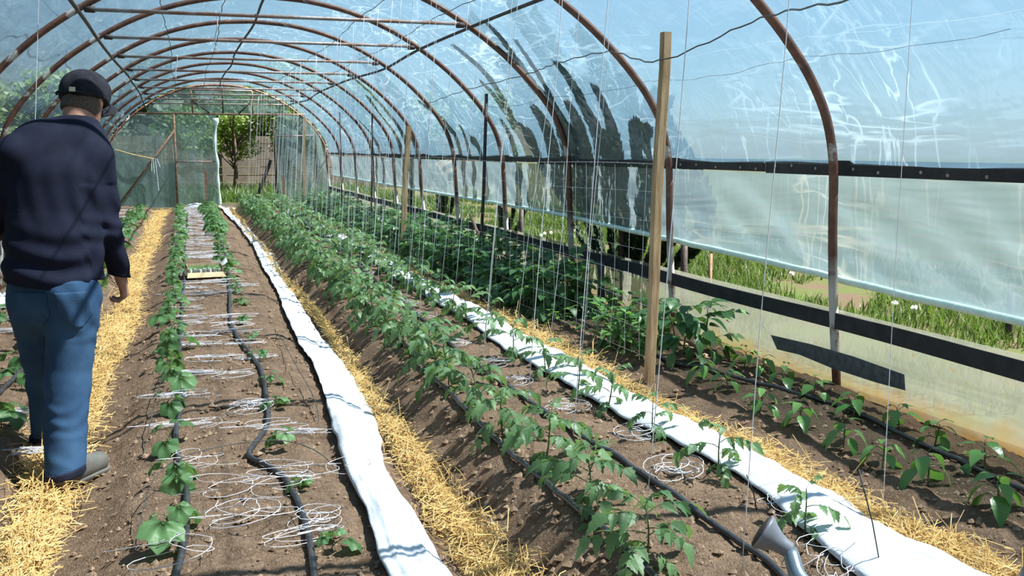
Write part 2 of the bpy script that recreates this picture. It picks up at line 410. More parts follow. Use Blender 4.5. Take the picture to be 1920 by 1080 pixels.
for side in (1, -1):
    nm = 'right' if side > 0 else 'left'
    X0 = 3.425
    fx = lambda x: x if side > 0 else 2 * XC - x
    # black board rail along the springing of the roof
    t = structure(obj('trim_1' if side > 0 else 'trim_2', None), 'black plank rail bolted along the %s side of the hoops' % ('grass' if side > 0 else 'other'))
    cuts = [-1.3, 1.4, 5.2, 9.1, 13.0, 17.0, 21.0, 24.45]
    for a, b in zip(cuts[:-1], cuts[1:]):
        mb = MB(); mb.box((min(fx(X0 - .0), fx(X0 + .022)), a + .004, 1.305 + .002 * a), (max(fx(X0), fx(X0 + .022)), b - .004, 1.392)); mb.build('plank', M['black_board'], t)
    if side > 0:
        y = 2.6
        while y < 9:
            mb = MB(); zc = 1.343 + random.uniform(-.015, .015)
            mb.tube([(X0 - .006, y, zc), (X0 + .01, y, zc)], .009, 7); mb.build('bolt_head', M['bolt'], t); y += random.uniform(.16, .34)
    # low skirt of muddy film and the black band on top of it
    yy = np.arange(-1.3, 24.46, .09); zz = np.linspace(-.02, .56, 13)
    P = np.zeros((len(yy), len(zz), 3))
    for i, Y in enumerate(yy):
        for j, z in enumerate(zz):
            xo = X0 + .055 - z * .055 + .012 * mnoise.noise((Y * 2.1, z * 5, 3)) * (1 if .03 < z < .5 else .2) + .006 * math.sin(Y * 9 + 3 * math.sin(Y * 1.7)) * (1 - z / .6)
            P[i, j] = (fx(xo), Y, z)
    w = structure(obj('wall_' + nm, grid_mesh('wall_' + nm, P, M['film_low'])), 'low skirt wall of mud-stained polythene along the bed')
    cutb = [-1.3, 3.4, 5.0, 6.38, 9.6, 13.2, 17.1, 21, 24.45]
    for a, b in zip(cutb[:-1], cutb[1:]):
        mb = MB(); ya = np.linspace(a, b, max(2, int((b - a) / .2)))
        for q0, q1 in zip(ya[:-1], ya[1:]):
            z0 = .452 + .006 * math.sin(q0 * 1.9); z1 = .452 + .006 * math.sin(q1 * 1.9)
            x = X0 - .004; th = .012
            vs_ = [(fx(x), q0, z0), (fx(x), q1, z1), (fx(x), q1, z1 + .09), (fx(x), q0, z0 + .09), (fx(x - th), q0, z0), (fx(x - th), q1, z1), (fx(x - th), q1, z1 + .09), (fx(x - th), q0, z0 + .09)]
            mb.add(vs_, [(0, 1, 2, 3), (4, 7, 6, 5), (3, 2, 6, 7), (0, 4, 5, 1), (0, 3, 7, 4), (1, 5, 6, 2)])
        mb.build('band', M['black_band'], w)
    # roll-up side curtain
    t = thing('roll_up_curtain', 'milky polythene side curtain rolled up above %s' % ('the strip of grass with dandelions' if side > 0 else 'the white bundle beside the wall'), 'curtain', (fx(X0 + .04), 12, .72))
    O = Vector((fx(X0 + .04), 12, .72))
    zz = np.linspace(0, 1, 22)
    yy = np.arange(-1.3, 24.42, .06)
    P = np.zeros((len(yy), len(zz), 3))
    hb = lambda Y: .70 + .03 * min(1, max(0, (Y - 3) / 2)) + .10 * min(1, max(0, (Y - 4) / 5))
    for i, Y in enumerate(yy):
        for j, s in enumerate(zz):
            z = 1.31 + (hb(Y) - 1.31) * s
            fold = .026 * math.sin(PI * s) ** .7 * mnoise.noise((Y * 2.6 + 2.6 * s, s * .8, 1.7)) + .016 * mnoise.noise((Y * 5.5 + 5 * s, s * .6, 4.7)) * min(1, 2 * s * (1.3 - s)) + .014 * mnoise.noise((Y * 1.4 - 2.2 * s, s * .7, 7.7)) * s
            P[i, j] = (fx(X0 + .028 + .03 * s + fold) - O.x, Y - O.y, z - O.z)
    obj('sheet', grid_mesh('sheet', P, M['film_curtain']), t)
    mb = MB(); mb.tube([(fx(X0 + .06 + .004 * math.sin(Y * 7)) - O.x, Y - O.y, hb(Y) - .008 + .003 * math.sin(Y * 11) - O.z) for Y in np.arange(-1.3, 24.4, .25)], .021, 8)
    mb.build('rolled_hem', M['hem'], t, True)

# tape patches on the skirt
def tape_patch(pix, label):
    pts = [at_X(x, y, 3.405) for x, y in pix]
    mb = MB(); n = len(pts) // 2
    vs_ = pts + [p - Vector((.004, 0, 0)) for p in pts]
    k = len(pts)
    mb.add(vs_, [tuple(range(k)), tuple(range(2 * k - 1, k - 1, -1))] + [(i, (i + 1) % k, k + (i + 1) % k, k + i) for i in range(k)])
    return tag(mb.build('tape_patch', M['tape']), label, 'tape')
tape_patch([(1446, 628), (1520, 645), (1600, 668), (1696, 702), (1698, 732), (1640, 716), (1560, 690), (1500, 665), (1458, 655)], 'long dark tape patch stuck on the muddy skirt film behind the hoop leg')
tape_patch([(1118, 488), (1134, 492), (1132, 520), (1136, 566), (1120, 566), (1124, 530)], 'narrow upright tape patch stuck on the skirt film beside the peas')

# purlins along the tunnel
def purlin(pts, r, label, mat='dark_steel'):
    mb = MB(); mb.tube(spline(pts, 5), r, 8); return tag(mb.build('purlin_pipe', M[mat], None, True), label, 'pipe', 'long pipes tying the hoops together')
purlin([(-.71 + .02 * math.sin(Y), Y, 2.475 + .012 * math.sin(Y * 1.3)) for Y in (-1, 2, 4.4, 6.4, 8.37, 10.3, 12.3, 14.3, 15.2)], .015, 'dark purlin pipe under the roof on the side of the man in the cap')
purlin([(-.70, 15.5, 2.47), (-.70, 18.3, 2.45), (-.72, 20.3, 2.40), (-.74, 22, 2.36)], .014, 'short dark purlin pipe sagging loose near the far end wall')
purlin([(2.42 + .03 * math.sin(Y * 1.6), Y, 2.49 + .03 * math.sin(Y * .8 + 1)) for Y in (-1, 2, 4.4, 6.4, 8.37, 10.3, 12.3, 14.3, 16.3, 18.3, 20.3, 22.3, 24.3)], .015, 'dark purlin pipe under the roof on the grass side, bent in places')
purlin([(.85 + .025 * math.sin(Y * 1.1), Y, 2.955 + .006 * math.sin(Y)) for Y in (-1, 2, 4.4, 6.4, 8.37, 10.3, 12.3, 14.3, 16.3, 18.3, 20.3, 22.3, 24.3)], .014, 'dark ridge pipe along the top of the roof')

# twisted wires carrying the strings
def wire(pts, label, r=.0035, cat='wire', grp=None, mat='wire', n=10):
    q = spline(pts, n)
    q = [p + Vector((.006 * math.sin(i * 1.9), 0, .006 * math.cos(i * 1.9))) for i, p in enumerate(q)]
    mb = MB(); mb.tube(q, r, 4); return tag(mb.build('support_wire', M[mat]), label, cat, grp)
for X, what in ((-.95, 'the bed behind the man'), (-.10, 'the row of cucumber plants'), (.36, 'the row of cucumber seedlings'), (1.50, 'the taller tomato row'), (2.12, 'the tomato row along the white fleece')):
    wire([(X + .02 * math.sin(Y * 2.1), Y, 2.56 + .015 * math.sin(Y * 1.7)) for Y in (0, 2, 4, 6, 8.37, 10.3, 12.3, 14.3, 16.3, 18.3, 20.3, 22.3, 24.3)], 'twisted wire stretched under the roof above ' + what, grp='support wires under the roof')
wire([at_Y(1600, -2, 2.9), at_Y(1425, 35, 4.45), Vector((2.60, 5.06, 1.955)), at_Y(1140, 97, 6.38), at_Y(1040, 120, 7.3), at_Y(985, 140, 8.37), at_Y(870, 170, 10.32), at_Y(800, 195, 12.35)], 'sagging twisted wire tied from the hoops to the tall wooden post', .0045, grp='support wires under the roof')
wire([at_X(1920, 20, 3.2), at_X(1600, 62, 3.24), at_X(1470, 76, 3.25), at_X(1300, 105, 3.27), at_X(1100, 140, 3.28), at_X(900, 185, 3.28)], 'pale cord lying against the roof film on the grass side', .002, 'cord', mat='twine', n=6)

# ------------------------------------------------------------------ far end wall
YE = 24.45
E = structure(obj('wall_far', None, None, (0, YE, 0)), 'end wall of hazy polythene on a rusty bar frame with an open doorway')
def end_panel(x0, x1, z0f, z1f, name, k=1.0, seed=0, yoff=0):
    xs_ = np.linspace(x0, x1, max(3, int((x1 - x0) / .05)))
    P = np.zeros((len(xs_), 26, 3))
    for i, X in enumerate(xs_):
        a, b = z0f(X), z1f(X)
        for j in range(26):
            z = a + (b - a) * j / 25
            P[i, j] = (X, yoff + k * (.03 * mnoise.noise((X * 3 + .8 * z + seed, z * .7, seed)) + .016 * mnoise.noise((X * 9 + seed, z * 1.2 + X * 2, 5))), z)
    return obj(name, grid_mesh(name, P, M['film_end']), E)
tz = lambda X: max(.1, top_z(X) - .01)
end_panel(-1.66, .77, lambda X: .05, lambda X: min(tz(X), 2.32), 'film_panel', 1, 0)
end_panel(2.17, 3.40, lambda X: .05, lambda X: min(tz(X), 2.30), 'film_panel', 1.6, 5)
end_panel(-.75, 2.45, lambda X: 2.27, lambda X: max(2.28, tz(X)), 'film_panel', 1, 9, .02)
end_panel(-1.66, -.2, lambda X: .05, lambda X: min(tz(X), 1.3 + .2 * math.sin(X * 3)), 'film_panel', 1.6, 14, .06)
def bar(a, b, r, mat, name, par=E, n=6):
    mb = MB(); mb.tube([a, b], r, n); return mb.build(name, M[mat], par, True)
bar((-.21, -.04, .02), (-.19, -.04, 2.3), .026, 'rust_bar', 'post')
bar((-1.05, -.04, 2.3), (2.95, -.04, 2.31), .022, 'rust_bar', 'beam')
bar((-.2, -.04, 1.17), (.74, -.04, 1.17), .02, 'gal_bar', 'cross_bar')
bar((-1.50, -.06, .18), (-.18, -.06, 1.93), .024, 'rust_bar', 'brace')
bar((.24, -.04, 2.3), (.22, -.04, 2.86), .02, 'rust_bar', 'window_post')
bar((.93, -.04, 2.3), (.93, -.04, 2.95), .018, 'dark_steel', 'window_post')
bar((1.62, -.04, 2.3), (1.62, -.04, 2.86), .02, 'rust_bar', 'window_post')
bar((.24, -.05, 2.62), (.62, -.05, 2.32), .018, 'dark_steel', 'brace')
bar((1.6, -.05, 2.62), (1.3, -.05, 2.32), .018, 'dark_steel', 'brace')
bar((.22, -.04, 2.86), (1.62, -.04, 2.86), .02, 'gal_bar', 'window_bar')
bar((2.13, -.05, .1), (2.11, -.05, 2.2), .035, 'dark_steel', 'door_post')
bar((2.17, -.05, 1.78), (3.05, -.05, 1.80), .02, 'gal_bar', 'cross_bar')
bar((1.55, .05, .05), (2.02, .05, 1.2), .045, 'dark_steel', 'brace')
# gathered film at the doorway edge: a hanging rolled bundle
mb = MB(); q = []
for i in range(26):
    z = .08 + 2.12 * i / 25; q.append((.74 + .02 * math.sin(z * 3) + .015 * math.sin(z * 7), -.06, z))
mb.tube(q, [.034 + .012 * math.sin(i * 1.1) + (.03 if i > 23 else 0) for i in range(26)], 9); mb.build('gathered_film', M['hem'], E, True)
for (a, b) in (((-1.62, 0), (-.62, 0)), ((.80, 0), (1.45, 0)), ((2.2, 0), (2.9, 0)), ((-.62, 0), (.25, 0))):
    mb = MB(); mb.box((a[0], -.14, .0), (b[0] - .01, -.06, .085)); mb.build('base_board', M['board'], E)
t = tag(obj('rope', None, None, (0, YE - .1, 0)), 'pale rope tied to the rusty brace with loose ends hanging', 'rope')
mb = MB(); mb.tube([(-1.52, 0, 1.46), (-1.1, -.02, 1.33), (-.68, 0, 1.24)], .014, 6); mb.build('strand', M['straw_pale'], t)
for dx, l in ((-.01, .35), (.03, .75), (-.04, .3), (.06, .2)):
    mb = MB(); mb.tube([(-.68 + dx, -.02, 1.25), (-.68 + dx * 1.6, -.02, 1.25 - l * .5), (-.67 + dx * 1.9, -.02, 1.25 - l)], .007, 5); mb.build('loose_end', M['twine_grey'], t)
for (x, y0, y1, lab) in ((388, 320, 384, 'rusty short stake standing in the soil by the white bundle'), (533, 330, 372, 'rusty short stake standing beside the doorway post')):
    p = at_Y(x, y1, 23.2 if x < 400 else 24.1); q = at_Y(x - 2, y0, p.y)
    mb = MB(); mb.box((-.03, -.025, -.25), (.03, .025, q.z - p.z)); tag(mb.build('stake', M['rust_bar'], None, loc=p), lab, 'stake')

# ------------------------------------------------------------------ posts, rods, trellis net
def post(p, top, w, label):
    t = tag(MB().build('wooden_post', M['wood'], None, loc=p), label, 'post', 'wooden posts of the trellis')
    mb = MB(); h = w / 2; ch = .004
    ring = [(-h + ch, -h), (h - ch, -h), (h, -h + ch), (h, h - ch), (h - ch, h), (-h + ch, h), (-h, h - ch), (-h, -h + ch)]
    n = 10; d = Vector(top) - Vector(p)
    vs_ = []
    for i in range(n + 1):
        c = d * (i / n) + Vector((.006 * math.sin(i * .8), 0, 0)) * (1 if i < n else 0)
        c.z = -.12 if i == 0 else c.z
        vs_ += [(c.x + a, c.y + b, c.z) for a, b in ring]
    fs = [(i * 8 + j, i * 8 + (j + 1) % 8, (i + 1) * 8 + (j + 1) % 8, (i + 1) * 8 + j) for i in range(n) for j in range(8)] + [tuple(n * 8 + j for j in range(8))]
    mb.add(vs_, fs)
    o = t; o.data = mb.mesh('wooden_post', M['wood']); return o
p1 = Vector((2.575, 5.06, .09)); post(p1, (2.64, 5.06, 2.115), .052, 'tall weathered wooden post beside the big-leaved bush, wire tied near its top')
p2 = Vector((2.59, 12.08, .09)); post(p2, at_Y(766, 236, 12.08), .06, 'slim wooden post rising from the dense potato bushes halfway along')
p3 = Vector((2.60, 22.9, .08)); post(p3, at_Y(570, 222, 22.9), .06, 'wooden post standing in front of the end wall next to the doorway')
def rod(xb, yb, xt, yt, X, label, r=.014):
    b = at_X(xb, yb, X); tp = at_Y(xt, yt, b.y); b = Vector((b.x, b.y, soil(b.x, b.y) - .1))
    mb = MB(); mb.tube([(0, 0, 0), (tp - b) * .5 + Vector((.012, 0, 0)), tp - b], r, 7)
    tag(mb.build('steel_rod', M['dark_steel'], None, True, b), label, 'rod', 'steel rods of the trellis')
rod(897, 450, 912, 176, 2.9, 'thick dark steel rod leaning in the potato bushes beside a hoop', .018)
rod(693, 400, 698, 214, 2.75, 'dark steel rod among the potato bushes past the slim wooden post')
rod(640, 385, 637, 210, 2.75, 'thin dark steel rod near the end of the potato bushes', .012)
rod(596, 385, 590, 232, 2.75, 'thin dark steel rod close to the end wall film', .011)
b0 = at_X(882, 402, 3.25); b1 = at_X(903, 455, 3.05)
mb = MB(); mb.tube([(0, 0, 0), (b1 - b0)], .016, 7); mb.tube([(b1 - b0), (b1 - b0) + Vector((-.03, -.06, -.35))], .015, 7)
tag(mb.build('broken_stake', M['rust_bar'], None, True, b0), 'broken rusty stake leaning against the skirt film', 'stake')

def net(y0, y1, lab):
    t = tag(obj('trellis_net', None, None, (2.58, y0, .2)), lab, 'net', 'plastic netting of the trellis')
    rn = random.Random(int(y0 * 7))
    mv = MB(); y = y0 + .1
    while y < y1:
        zz = np.linspace(.18, 1.36, 7)
        mv.tube([(.012 * math.sin(y * 3 + z * 4), y - y0 + .01 * math.sin(z * 9 + y), z - .2) for z in zz], .0008 if y < 10 else .0011, 3, False); y += rn.uniform(.17, .23)
    mh = MB()
    for k in range(8):
        z = 1.36 - k * .165
        mh.tube([(.012 * math.sin(y_ * 3 + z * 4), y_ - y0, z - .2 + .012 * math.sin(y_ * 1.4 + k)) for y_ in np.arange(y0, y1 + .01, .25)], .0009 if k else .0018, 3, False)
    mv.build('upright_strands', M['twine_grey'], t)['kind'] = 'stuff'
    mh.build('level_strands', M['twine_grey'], t)['kind'] = 'stuff'
net(5.08, 12.06, 'thin white plastic net stretched between the tall post and the slim post')
net(12.1, 22.85, 'thin white plastic net stretched from the slim post to the end wall post')

# ------------------------------------------------------------------ white fleece strips, hoses
def fleece(left, right, label, lift=.012, crown=.024, seed=0, tube=0.0):
    L = spline([at(x, y) for x, y in left], 14); R = spline([at(x, y) for x, y in right], 14)
    def byY(pl, Y):
        ys_ = [p.y for p in pl]; return float(np.interp(Y, ys_, [p.x for p in pl]))
    L.sort(key=lambda p: p.y); R.sort(key=lambda p: p.y)
    y0 = min(L[0].y, R[0].y) ; y1 = min(L[-1].y, R[-1].y)
    Ys = []; y = max(1.2, y0 - 1.0)
    while y < y1: Ys.append(y); y += max(.025, .008 * y)
    n = 26; P = np.zeros((len(Ys), n, 3)); c0 = ((L[0].x + R[0].x) / 2, Ys[0] + 1, .1)
    for i, Y in enumerate(Ys):
        a, b = byY(L, Y), byY(R, Y)
        a += .010 * mnoise.noise((Y * 5, 1, seed)); b += .014 * mnoise.noise((Y * 4, 2, seed))
        for j in range(n):
            s = j / (n - 1); X = a + (b - a) * s
            g = max(soil(X - .015, Y), soil(X + .015, Y), soil(X, Y))
            w = .022 * mnoise.noise((s * 3.4 + seed, Y * 1.5 + s, seed)) + .015 * mnoise.noise((s * 11, Y * 2.1 + 3 * s, seed + 3)) + .004 * mnoise.noise((s * 8, Y * 22, seed))
            z = g + lift + (crown + w) * math.sin(PI * s) ** .6 + tube * math.sin(PI * s) ** .5
            P[i, j] = (X - c0[0], Y - c0[1], z - c0[2])
    o = obj('fleece_strip', grid_mesh('fleece_strip', P, M['fleece']), None, c0)
    sm = o.modifiers.new('thick', 'SOLIDIFY'); sm.thickness = .004; sm.offset = 1
    return tag(o, label, 'fleece')
fleece([(720, 1080), (690, 985), (660, 920), (635, 850), (610, 760), (585, 690), (545, 620), (515, 545), (490, 500), (470, 460), (445, 425), (420, 400), (408, 388)],
       [(830, 1080), (778, 985), (735, 920), (716, 870), (712, 830), (700, 790), (660, 715), (620, 660), (600, 640), (570, 590), (545, 550), (520, 500), (484, 455), (455, 420), (425, 392)],
       'wide crumpled white fleece strip along the edge of the cucumber bed', seed=2, lift=.034)
fleece([(1590, 1080), (1410, 920), (1290, 850), (1150, 778), (1000, 690), (870, 602), (770, 540), (690, 490), (600, 440), (530, 397)],
       [(1790, 1080), (1600, 965), (1440, 882), (1300, 818), (1190, 752), (1060, 676), (920, 600), (820, 540), (725, 488), (620, 435), (545, 394)],
       'rolled white fleece strip running beside the shorter tomato row', seed=11, crown=.02, tube=.015, lift=.02)

def hose(pix, label, r=.0115, grp='black drip hoses', ext=None, mat='hose'):
    pts = [at(x, y) for x, y in pix]
    if ext: pts = [Vector(e) for e in ext] + pts
    q = spline(pts, 8); q = [Vector((p.x, p.y, max(soil(p.x, p.y) + r + .006, p.z + r))) for p in q]
    o0 = q[0].copy(); mb = MB(); mb.tube([p - o0 for p in q], r, 8)
    return tag(mb.build('drip_hose', M[mat], None, True, o0), label, 'hose', grp)
hose([(325, 1110), (342, 1040), (351, 985), (348, 910), (335, 862), (331, 810), (343, 750), (338, 690), (338, 640), (342, 580), (346, 530), (347, 480), (349, 440), (352, 400)], 'black drip hose running along the row of cucumber plants')
hose([(592, 1110), (582, 1030), (562, 955), (530, 900), (497, 877), (467, 858), (488, 826), (503, 797), (500, 750), (490, 700), (465, 660), (442, 630), (432, 600), (430, 540), (423, 480), (411, 440), (400, 405)], 'kinked black drip hose winding through the cucumber seedlings')
hose([(1240, 1105), (1100, 975), (1000, 893), (905, 805), (825, 725), (770, 660), (700, 590), (640, 530), (590, 480), (540, 435), (490, 395)], 'black drip hose under the taller tomato row')
hose([(1480, 1105), (1400, 1035), (1290, 955), (1130, 848), (1050, 795), (960, 735), (880, 682), (790, 600), (740, 555), (690, 515), (620, 455), (560, 410), (520, 385)], 'black drip hose between the two tomato rows')
hose([(1960, 945), (1900, 918), (1780, 862), (1650, 800), (1550, 760), (1440, 728), (1340, 700), (1250, 680), (1170, 640), (1060, 595), (950, 545), (850, 495), (740, 440)], 'black drip hose along the pepper seedlings and potato bushes')
hose([(-60, 790), (0, 742), (45, 695), (92, 655), (135, 590), (170, 540), (205, 470), (240, 420)], 'grey black drip hose on the bed behind the man', .0135)

# ------------------------------------------------------------------ straw in the furrows
def straw(name, label, xc, wid, n, seed, y0=1.6, ymax=23.5, gap=None):
    rn = random.Random(seed); mb = MB()
    Ys = []; y = y0
    while y < ymax: Ys.append(y); y += max(.03, .012 * y)
    cols = 13
    vs_ = []
    for Y in Ys:
        for j in range(cols):
            s = j / (cols - 1) * 2 - 1
            ww = wid(Y) * (1 + .25 * mnoise.noise((Y * 2.3, s, seed)))
            X = xc(Y) + s * ww; g = soil(X, Y)
            vs_.append((X, Y, g - .012 + .034 * (1 - abs(s) ** 2.5) + .014 * mnoise.noise((X * 12, Y * 12, seed))))
    mb.add(vs_, [(i * cols + j, i * cols + j + 1, (i + 1) * cols + j + 1, (i + 1) * cols + j) for i in range(len(Ys) - 1) for j in range(cols - 1)], 0)
    for i in range(n):
        u = rn.random(); Y = y0 + (ymax - y0) * u ** 2.6
        s = rn.gauss(0, .55); 
        if abs(s) > 1.5: continue
        X = xc(Y) + s * wid(Y)
        l = rn.uniform(.03, .12) * (1 + .5 * (rn.random() < .15)); a = rn.uniform(0, PI); tilt = rn.gauss(0, .22) + (rn.random() < .05) * rn.uniform(.3, 1.1)
        if rn.random() < .35: a = PI / 2 + rn.gauss(0, .5)
        d = Vector((math.cos(a) * math.cos(tilt), math.sin(a) * math.cos(tilt), math.sin(tilt))) * l
        c = Vector((X, Y, soil(X, Y) + .012 + .026 * (1 - min(1, abs(s)) ** 2) + rn.uniform(0, .022) + abs(d.z) * .5))
        w = rn.uniform(.0010, .0020) * (1 + .05 * Y)
        side = d.cross(Vector((0, 0, 1)))
        if side.length < 1e-6: side = Vector((1, 0, 0))
        side = side.normalized() * w; upv = Vector((0, 0, w * 1.1)); m_ = rn.choice((1, 1, 2))
        mid = Vector((0, 0, rn.gauss(0, .006)))
        A, B = c - d * .5, c + d * .5; Cc = c + mid
        mb.add([A - side, A + side, A + upv, Cc - side, Cc + side, Cc + upv, B - side, B + side, B + upv],
               [(0, 3, 5, 2), (1, 2, 5, 4), (3, 6, 8, 5), (4, 5, 8, 7)], m_)
    return tag(mb.build(name, [M['straw_bed'], M['straw'], M['straw_pale']]), label, 'straw', None, 'stuff')
straw('straw', 'golden straw strewn along the path under the man', lambda Y: -.585 + .03 * math.sin(Y * .9), lambda Y: (.085 + .04 * min(1, max(0, (Y - 3.2) / 2))) + .02 * math.sin(Y * 1.7), 19000, 5)
straw('straw', 'golden straw strewn in the furrow beside the wide white fleece', lambda Y: .94 + .05 * min(1, max(0, (Y - 3.5) / 3)) + .02 * math.sin(Y), lambda Y: .105 * max(.30, min(1, 1.75 - .22 * Y)), 11000, 6)
straw('straw', 'golden straw strewn between the rolled white fleece and the pepper bed', lambda Y: 2.36 + .02 * math.sin(Y * 1.1), lambda Y: .13 * max(.3, min(1, 1.3 - .06 * Y)) * (1 + .2 * math.sin(Y * 2.2)), 12000, 8)
# single stiff straws that stick out
for (x0, y0, x1, y1) in ((450, 985 - 0, 480, 905), (905, 975, 898, 925), (830, 905, 850, 858), (222, 878, 178, 898), (600, 932, 640, 926)):
    pass

# ------------------------------------------------------------------ leaf shapes
def outline_leaf(mb, M4, L, W, lobes, droop=.3, fold=.15, tip=1.0, mi=0):
    """leaf blade along +X from origin: half outline list of (s, w), curved down, folded along the midrib"""
    n = len(lobes); mid = []; lf = []; rt = []
    for (s, w) in lobes:
        x = L * s; z = -droop * L * s * s
        mid.append((x, 0, z)); h = w * W
        lf.append((x - .0 * h, h, z + fold * h)); rt.append((x, -h, z + fold * h))
    vs_ = [M4 @ Vector(p) for p in mid + lf + rt]
    fs = []
    for i in range(n - 1):
        fs.append((i, i + 1, n + i + 1, n + i)); fs.append((i, 2 * n + i, 2 * n + i + 1, i + 1))
    mb.add(vs_, fs, mi)
OV = [(0, .02), (.12, .62), (.3, 1.0), (.52, .92), (.76, .55), (.92, .2), (1.0, .0)]
TOM = [(0, .02), (.1, .55), (.2, .95), (.27, .72), (.42, .9), (.5, .58), (.66, .62), (.74, .36), (.88, .22), (1.0, 0)]
def tomato_leaf(seed):
    rn = random.Random(seed); mb = MB()
    L = .15; droop = rn.uniform(.35, .8)
    pts = [Vector((L * t, 0, .42 * L * t - droop * L * t * t)) for t in np.linspace(0, 1, 6)]
    mb.tube(pts, [.0022, .002, .0018, .0015, .0012, .001], 4, True, 1)
    def leaflet(t, ang, l, w):
        p = pts[0].lerp(pts[-1], t); p.z = .42 * L * t - droop * L * t * t
        slope = math.atan(.42 - 2 * droop * t)
        m = Matrix.Translation(p) @ Matrix.Rotation(ang, 4, 'Z') @ Matrix.Rotation(-slope * math.cos(ang) + rn.uniform(.1, .6), 4, 'Y') @ Matrix.Rotation(rn.uniform(-.4, .4), 4, 'X')
        outline_leaf(mb, m, l, w, TOM, rn.uniform(.15, .6), rn.uniform(.05, .35))
    for t, l in ((.38, .055), (.62, .062), (.82, .05)):
        for s in (1, -1): leaflet(t + rn.uniform(-.04, .04), s * rn.uniform(.75, 1.15), l * rn.uniform(.85, 1.15), l * .36)
    leaflet(1.0, rn.uniform(-.2, .2), .078, .029)
    for s in (1, -1): leaflet(.5, s * 1.3, .018, .007)
    return mb.mesh('leaf', [M['tom'], M['tomstem']])
TL = [tomato_leaf(s) for s in range(6)]
def stem_mesh(h, r, seed, mat, bend=.02):
    rn = random.Random(seed); mb = MB()
    pts = [Vector((bend * math.sin(3 * t + seed) * t, bend * math.cos(2.3 * t + seed) * t, h * t - .03 * (t == 0))) for t in np.linspace(0, 1, 6)]
    mb.tube(pts, [r * (1.15 - .55 * t) for t in np.linspace(0, 1, 6)], 6); return mb.mesh('stem', M[mat], True), pts
TS = [stem_mesh(.26, .0045, s, 'tomstem', .015) for s in range(4)]
def tomato(p, h, seed, label, group, nleaf=8, leafs=1.0):
    rn = random.Random(seed)
    sc = h / .30
    t = thing('tomato_plant', label, 'plant', p, (rn.gauss(0, .06), rn.gauss(0, .06), rn.uniform(0, 6.28)), group, (sc, sc, sc))
    sm, pts = TS[seed % 4]
    obj('stem', sm, t)
    a = rn.uniform(0, 6.28)
    for k in range(nleaf):
        f = k / (nleaf - 1); a += 2.4 + rn.uniform(-.35, .35)
        q = pts[0].lerp(pts[-1], .28 + .72 * f); q.z = .26 * (.28 + .72 * f)
        s = leafs * (.72 + .5 * math.sin(PI * min(1, f * .9 + .1))) * rn.uniform(.85, 1.15)
        obj('leaf', TL[rn.randrange(6)], t, q, (rn.uniform(-.25, .25), .35 - 1.05 * f + rn.uniform(-.15, .15), a), (s, s, s))
    return t
def cucumber_leaf(seed):
    rn = random.Random(seed); mb = MB()
    mb.tube([(0, 0, 0), (.025, 0, .03), (.055, 0, .052), (.075, 0, .055)], [.003, .0025, .002, .002], 5, True, 1)
    n = 30; R = .056; T = Matrix.Translation((.075, 0, .055)) @ Matrix.Rotation(rn.uniform(.35, .9), 4, 'Y') @ Matrix.Rotation(rn.uniform(-.25, .25), 4, 'X')
    vs_ = [T @ Vector((.012, 0, 0))]; ring1 = []; ring2 = []
    for i in range(n):
        a = 2 * PI * i / n
        lob = 1 + .10 * math.cos(5 * a) + .05 * math.cos(3 * a) + .035 * math.cos(n / 2 * a)
        notch = 1 - .80 * math.exp(-((a - PI) / .32) ** 2)
        r = R * lob * notch
        x = .040 + r * math.cos(a) * 1.05; yv = r * math.sin(a) * 1.08
        ring2.append(T @ Vector((x, yv, -.22 * (r ** 2) / R + .006 * math.cos(5 * a + PI) - .1 * max(0, x - .05))))
        ring1.append(T @ Vector((.03 + .55 * (x - .03), yv * .55, -.02 * r + .004 * math.cos(5 * a + PI))))
    k = len(vs_); vs_ += ring1 + ring2
    fs = []
    for i in range(n):
        j = (i + 1) % n
        fs.append((0, 1 + i, 1 + j)); fs.append((1 + i, 1 + n + i, 1 + n + j, 1 + j))
    mb.add(vs_, fs, 0); return mb.mesh('leaf', [M['cuc'], M['tomstem']], True)
CL = [cucumber_leaf(s) for s in range(5)]
CS = [stem_mesh(.10, .0035, s, 'tomstem', .02) for s in range(3)]
def cucumber(p, s0, seed, label, group, nleaf=3, face=None):
    rn = random.Random(seed)
    t = thing('cucumber_plant', label, 'plant', p, (0, 0, 0), group, (s0, s0, s0))
    obj('stem', CS[seed % 3][0], t)
    a = rn.uniform(0, 6.28) if face is None else face
    for k in range(nleaf):
        f = k / max(1, nleaf - 1)
        s = (1.25 - .55 * f) * rn.uniform(.85, 1.1)
        obj('leaf', CL[rn.randrange(5)], t, (0, 0, .03 + .07 * f), (rn.uniform(-.15, .15), rn.uniform(-.25, .25), a), (s, s, s))
        a += 2.3 + rn.uniform(-.5, .5)
    return t
def pepper_leaf(seed, mat='pep', L=.075):
    rn = random.Random(seed); mb = MB()
    mb.tube([(0, 0, 0), (.018, 0, .008), (.03, 0, .008)], .0016, 4, True, 1)
    m = Matrix.Translation((.03, 0, .008)) @ Matrix.Rotation(rn.uniform(.1, .5), 4, 'Y')
    outline_leaf(mb, m, L, L * .29, OV, rn.uniform(.25, .7), rn.uniform(.1, .35))
    return mb.mesh('leaf', [M[mat], M['tomstem']], True)
PL = [pepper_leaf(s) for s in range(5)]
PS = [stem_mesh(.09, .003, s, 'tomstem', .008) for s in range(3)]
